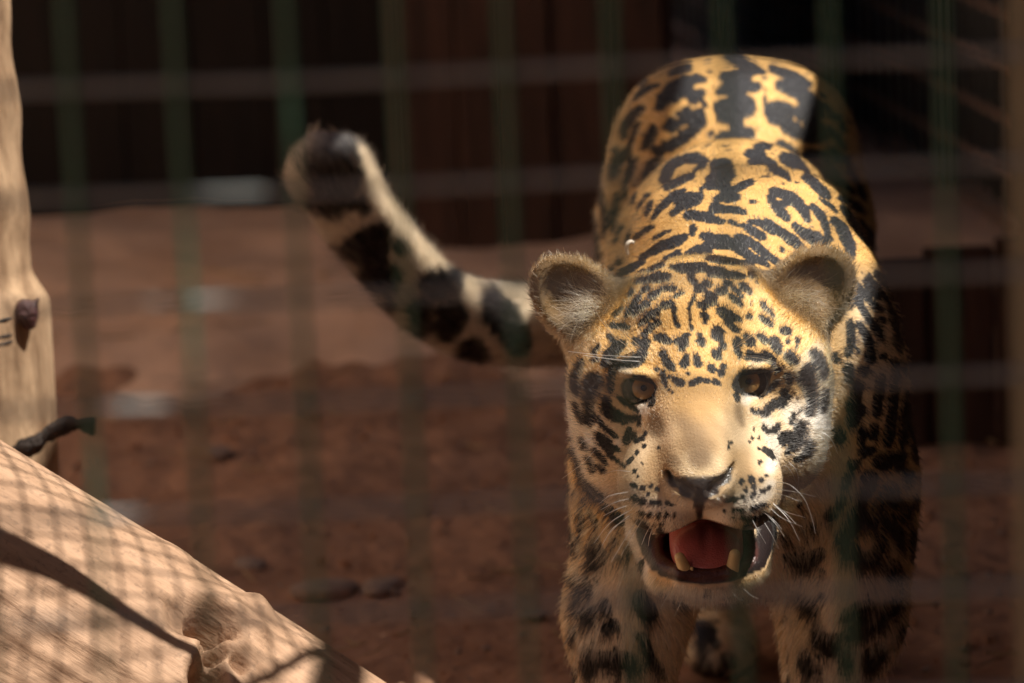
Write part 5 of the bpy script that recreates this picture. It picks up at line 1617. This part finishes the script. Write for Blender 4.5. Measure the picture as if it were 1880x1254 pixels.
# ------------------------------------------------------------------ shelter at the back: brown boarded front, near-black boards beside it
hut = add_obj('shelter', None, loc=Vector((0, 7.9, 0)))
tag(hut, 'dark wooden shelter at the back, near-black boards beside a red brown boarded porch', 'shelter')
r = rng_of(15)
x = -0.165
while x < 0.26:
    w = r.uniform(0.062, 0.105)
    dy = -0.55 + r.uniform(-0.008, 0.008)
    box('board', (x, dy, 0.0), (x + w - 0.003, dy + 0.024, 2.15 + r.uniform(-0.03, 0.0)), M_wall, hut, 0.003)
    x += w
x = -3.2
while x < -2.3:
    box('board', (x, 0, 0.0), (x + 0.115, 0.024, 2.15), M_wall, hut, 0.003); x += 0.122
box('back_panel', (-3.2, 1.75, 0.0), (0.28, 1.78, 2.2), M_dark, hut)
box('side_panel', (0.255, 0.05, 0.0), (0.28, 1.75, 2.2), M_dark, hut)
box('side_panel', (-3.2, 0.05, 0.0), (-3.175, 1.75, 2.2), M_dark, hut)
x = -2.29
while x < -0.16:
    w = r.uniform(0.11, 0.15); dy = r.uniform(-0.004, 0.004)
    box('black_board', (x, dy, 0.0), (x + w - 0.002, dy + 0.022, 2.15), M_dark, hut, 0.003)
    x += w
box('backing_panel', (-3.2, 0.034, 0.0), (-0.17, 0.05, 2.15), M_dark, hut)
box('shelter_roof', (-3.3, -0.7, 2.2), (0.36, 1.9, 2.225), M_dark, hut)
box('side_panel', (-0.19, -0.52, 0.0), (-0.168, -0.03, 2.15), M_wall, hut)
box('side_panel', (0.265, -0.52, 0.0), (0.287, 0.04, 2.15), M_wall, hut)
backdrop = add_obj('dark_backdrop', None, loc=Vector(SA + np.array([0.05, 0.0, 0])))  # near-black boards stand in for the darkness behind the side mesh
tag(backdrop, 'near-black boarded wall added behind the rusty side mesh to keep that side dark', 'wall', kind='thing')
backdrop.rotation_euler = (0, 0, math.atan2(dv[1], dv[0]))
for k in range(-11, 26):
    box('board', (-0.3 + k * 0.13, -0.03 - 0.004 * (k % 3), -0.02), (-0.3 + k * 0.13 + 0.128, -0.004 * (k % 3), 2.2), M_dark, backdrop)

# red brown crate of boards at the right, behind the jaguar
crate = add_obj('board_partition', None, loc=Vector((0.57, 6.00, 0)))
tag(crate, 'low partition of red brown upright boards on the right, half hidden by the jaguar', 'partition')
for k, (x0, w) in enumerate(((-0.11, 0.107), (-0.002, 0.097), (0.096, 0.067), (0.164, 0.104), (0.269, 0.09))):
    box('board', (x0, 0.012 * (k % 2), 0.0), (x0 + w, 0.022 + 0.012 * (k % 2), 0.265 + 0.012 * (k % 3)), M_wall, crate, 0.003)
box('rail', (-0.13, 0.036, 0.16), (0.38, 0.062, 0.205), M_wall, crate, 0.003)

# unseen clay walls added at the left: warm bounce light, less blue sky
cw = box('bounce_wall', (-3.25, -3.0, 0.0), (-3.0, 12.0, 2.6), ramp_noise('clay', (0.56, 0.38, 0.25), (0.72, 0.52, 0.36), 2.0, 0.9, bump=0.4), None, 0.02)
tag(cw, 'ochre clay wall added out of view on the left to bounce warm sunlight', 'wall', kind='thing')
cw = box('bounce_wall', (-1.52, 5.45, 0.0), (-1.36, 7.7, 2.4), bpy.data.materials['clay'], None, 0.02)
tag(cw, 'short ochre clay wall added out of view to bounce sunlight onto the bank', 'wall', kind='thing')
# unseen wall added behind the viewer to cut low sky light from the front
vw = box('sky_block_wall', (-5.0, -2.3, 0.0), (5.0, -2.0, 2.25), ramp_noise('brown_render', (0.10, 0.065, 0.04), (0.17, 0.11, 0.07), 2.0, 0.9, bump=0.4), None, 0.02)
tag(vw, 'brown rendered wall added behind the viewer to block the low front sky', 'wall', kind='thing')
# plank wall along the right, outside the picture
side = add_obj('plank_wall', None, loc=Vector((1.30, 0.4, 0)))
tag(side, 'weathered plank wall along the right side of the enclosure', 'wall', kind='thing')
for k in range(34):
    box('plank', (0.006 * (k % 2), k * 0.20, 0.0), (0.03 + 0.006 * (k % 2), k * 0.20 + 0.19, 2.0), M_dark, side)
low = add_obj('shade_screen', None, loc=Vector((0.64, 2.12, 0)))  # unseen screen added: cuts sky light from the right, bounces a little back
tag(low, 'waist high plank screen added out of view to shade the jaguar from the right', 'screen')
for k in range(15):
    box('plank', (0.005 * (k % 2), k * 0.185, 0.0), (0.025 + 0.005 * (k % 2), k * 0.185 + 0.178, 1.0), M_roof, low)

# ------------------------------------------------------------------ unseen board roof for shade; bays shaped to place the sun patches
ROOF_Z = 2.30
roof = add_obj('roof', None, loc=Vector((0, 0, ROOF_Z)))
tag(roof, 'unseen board roof over the enclosure, its bays shaped to place the sun patches', 'roof', kind='thing')
TAIL_GAPS = [(0.605, 0.66, 4.80, 4.852), (0.66, 0.80, 4.793, 4.855), (0.80, 0.96, 4.808, 4.882)]  # slits shaped along the tail so the sun lands on it
BAYS = [(0.33, 0.360, 1.788, 1.794), (0.425, 0.470, 1.768, 1.803), (-0.10, 0.755, 3.20, 3.90), (-0.05, 0.42, 3.90, 4.56), (0.80, 1.17, 3.36, 4.02), (0.87, 1.12, 4.02, 4.22), (0.91, 1.125, 4.22, 4.55), (0.965, 1.13, 4.55, 4.80)] + TAIL_GAPS
def roof_slab(x0, x1, y0, y1):
    box('roof_panel', (x0, y0, 0.0), (x1, y1, 0.03), M_roof, roof)
ycuts = sorted({0.2, 5.15, 10.9} | {b[2] for b in BAYS} | {b[3] for b in BAYS})
for y0, y1 in zip(ycuts[:-1], ycuts[1:]):
    spans = sorted((b[0], b[1]) for b in BAYS if b[2] < y1 - 1e-6 and b[3] > y0 + 1e-6)
    x = -1.7 if y1 < 5.2 else 0.14
    for a, b in spans:
        if a > x: roof_slab(x, a, y0, y1 - 0.002)
        x = max(x, b)
    if x < 2.6: roof_slab(x, 2.6, y0, y1 - 0.002)
for px_, py_ in ((-1.6, 0.3), (2.5, 0.3), (-1.6, 5.0), (2.5, 10.6)):
    box('roof_post', (px_ - 0.05, py_ - 0.05, -ROOF_Z), (px_ + 0.05, py_ + 0.05, -0.002), M_roof, roof)

# mesh canopy under the left bay: its shadow nets the log and the trunk
can = add_obj('mesh_canopy', None, loc=Vector((-0.04, 3.98, 1.62)))
tag(can, 'wire mesh canopy stretched over the log above the picture', 'mesh')
can.rotation_euler = (0, 0, math.radians(24))
for k in range(-15, 16):
    h = math.sqrt(max(0.0, 0.50 ** 2 - (k * 0.031) ** 2))
    rod('canopy_wire', (k * 0.031, -h, 0), (k * 0.031, h, 0), 0.0018, M_twig, can, 6)
    rod('canopy_wire', (-h, k * 0.031, 0.0038), (h, k * 0.031, 0.0038), 0.0018, M_twig, can, 6)
a = np.linspace(0, 2 * math.pi, 65)
v, q = tube_mesh(np.stack([0.502 * np.cos(a), 0.502 * np.sin(a), np.full(65, 0.003)], 1), np.full(65, 0.006), 8, cap=False)
me = mesh_from('rim', v, q); me.materials.append(M_steel); add_obj('rim', me, can)

# ------------------------------------------------------------------ small litter
a = np.linspace(0.3, 4.6, 24)
cc = 0.62 * np.stack([0.0085 * np.cos(a) * (1 - 0.06 * a), 0.002 * np.sin(a * 2), 0.012 * np.sin(a)], 1)
v, q = tube_mesh(cc, 0.0017 * np.sin(np.linspace(0.25, 3.0, 24)) + 0.0004, 8)
me = mesh_from('white_curl', v, q); me.materials.append(M_white)
cu_o = add_obj('white_curl', me, None, Vector((0.1205, 4.325, 0.619)))
tag(cu_o, 'tiny curled white feather caught on the jaguar\'s shoulder behind its ear', 'feather')
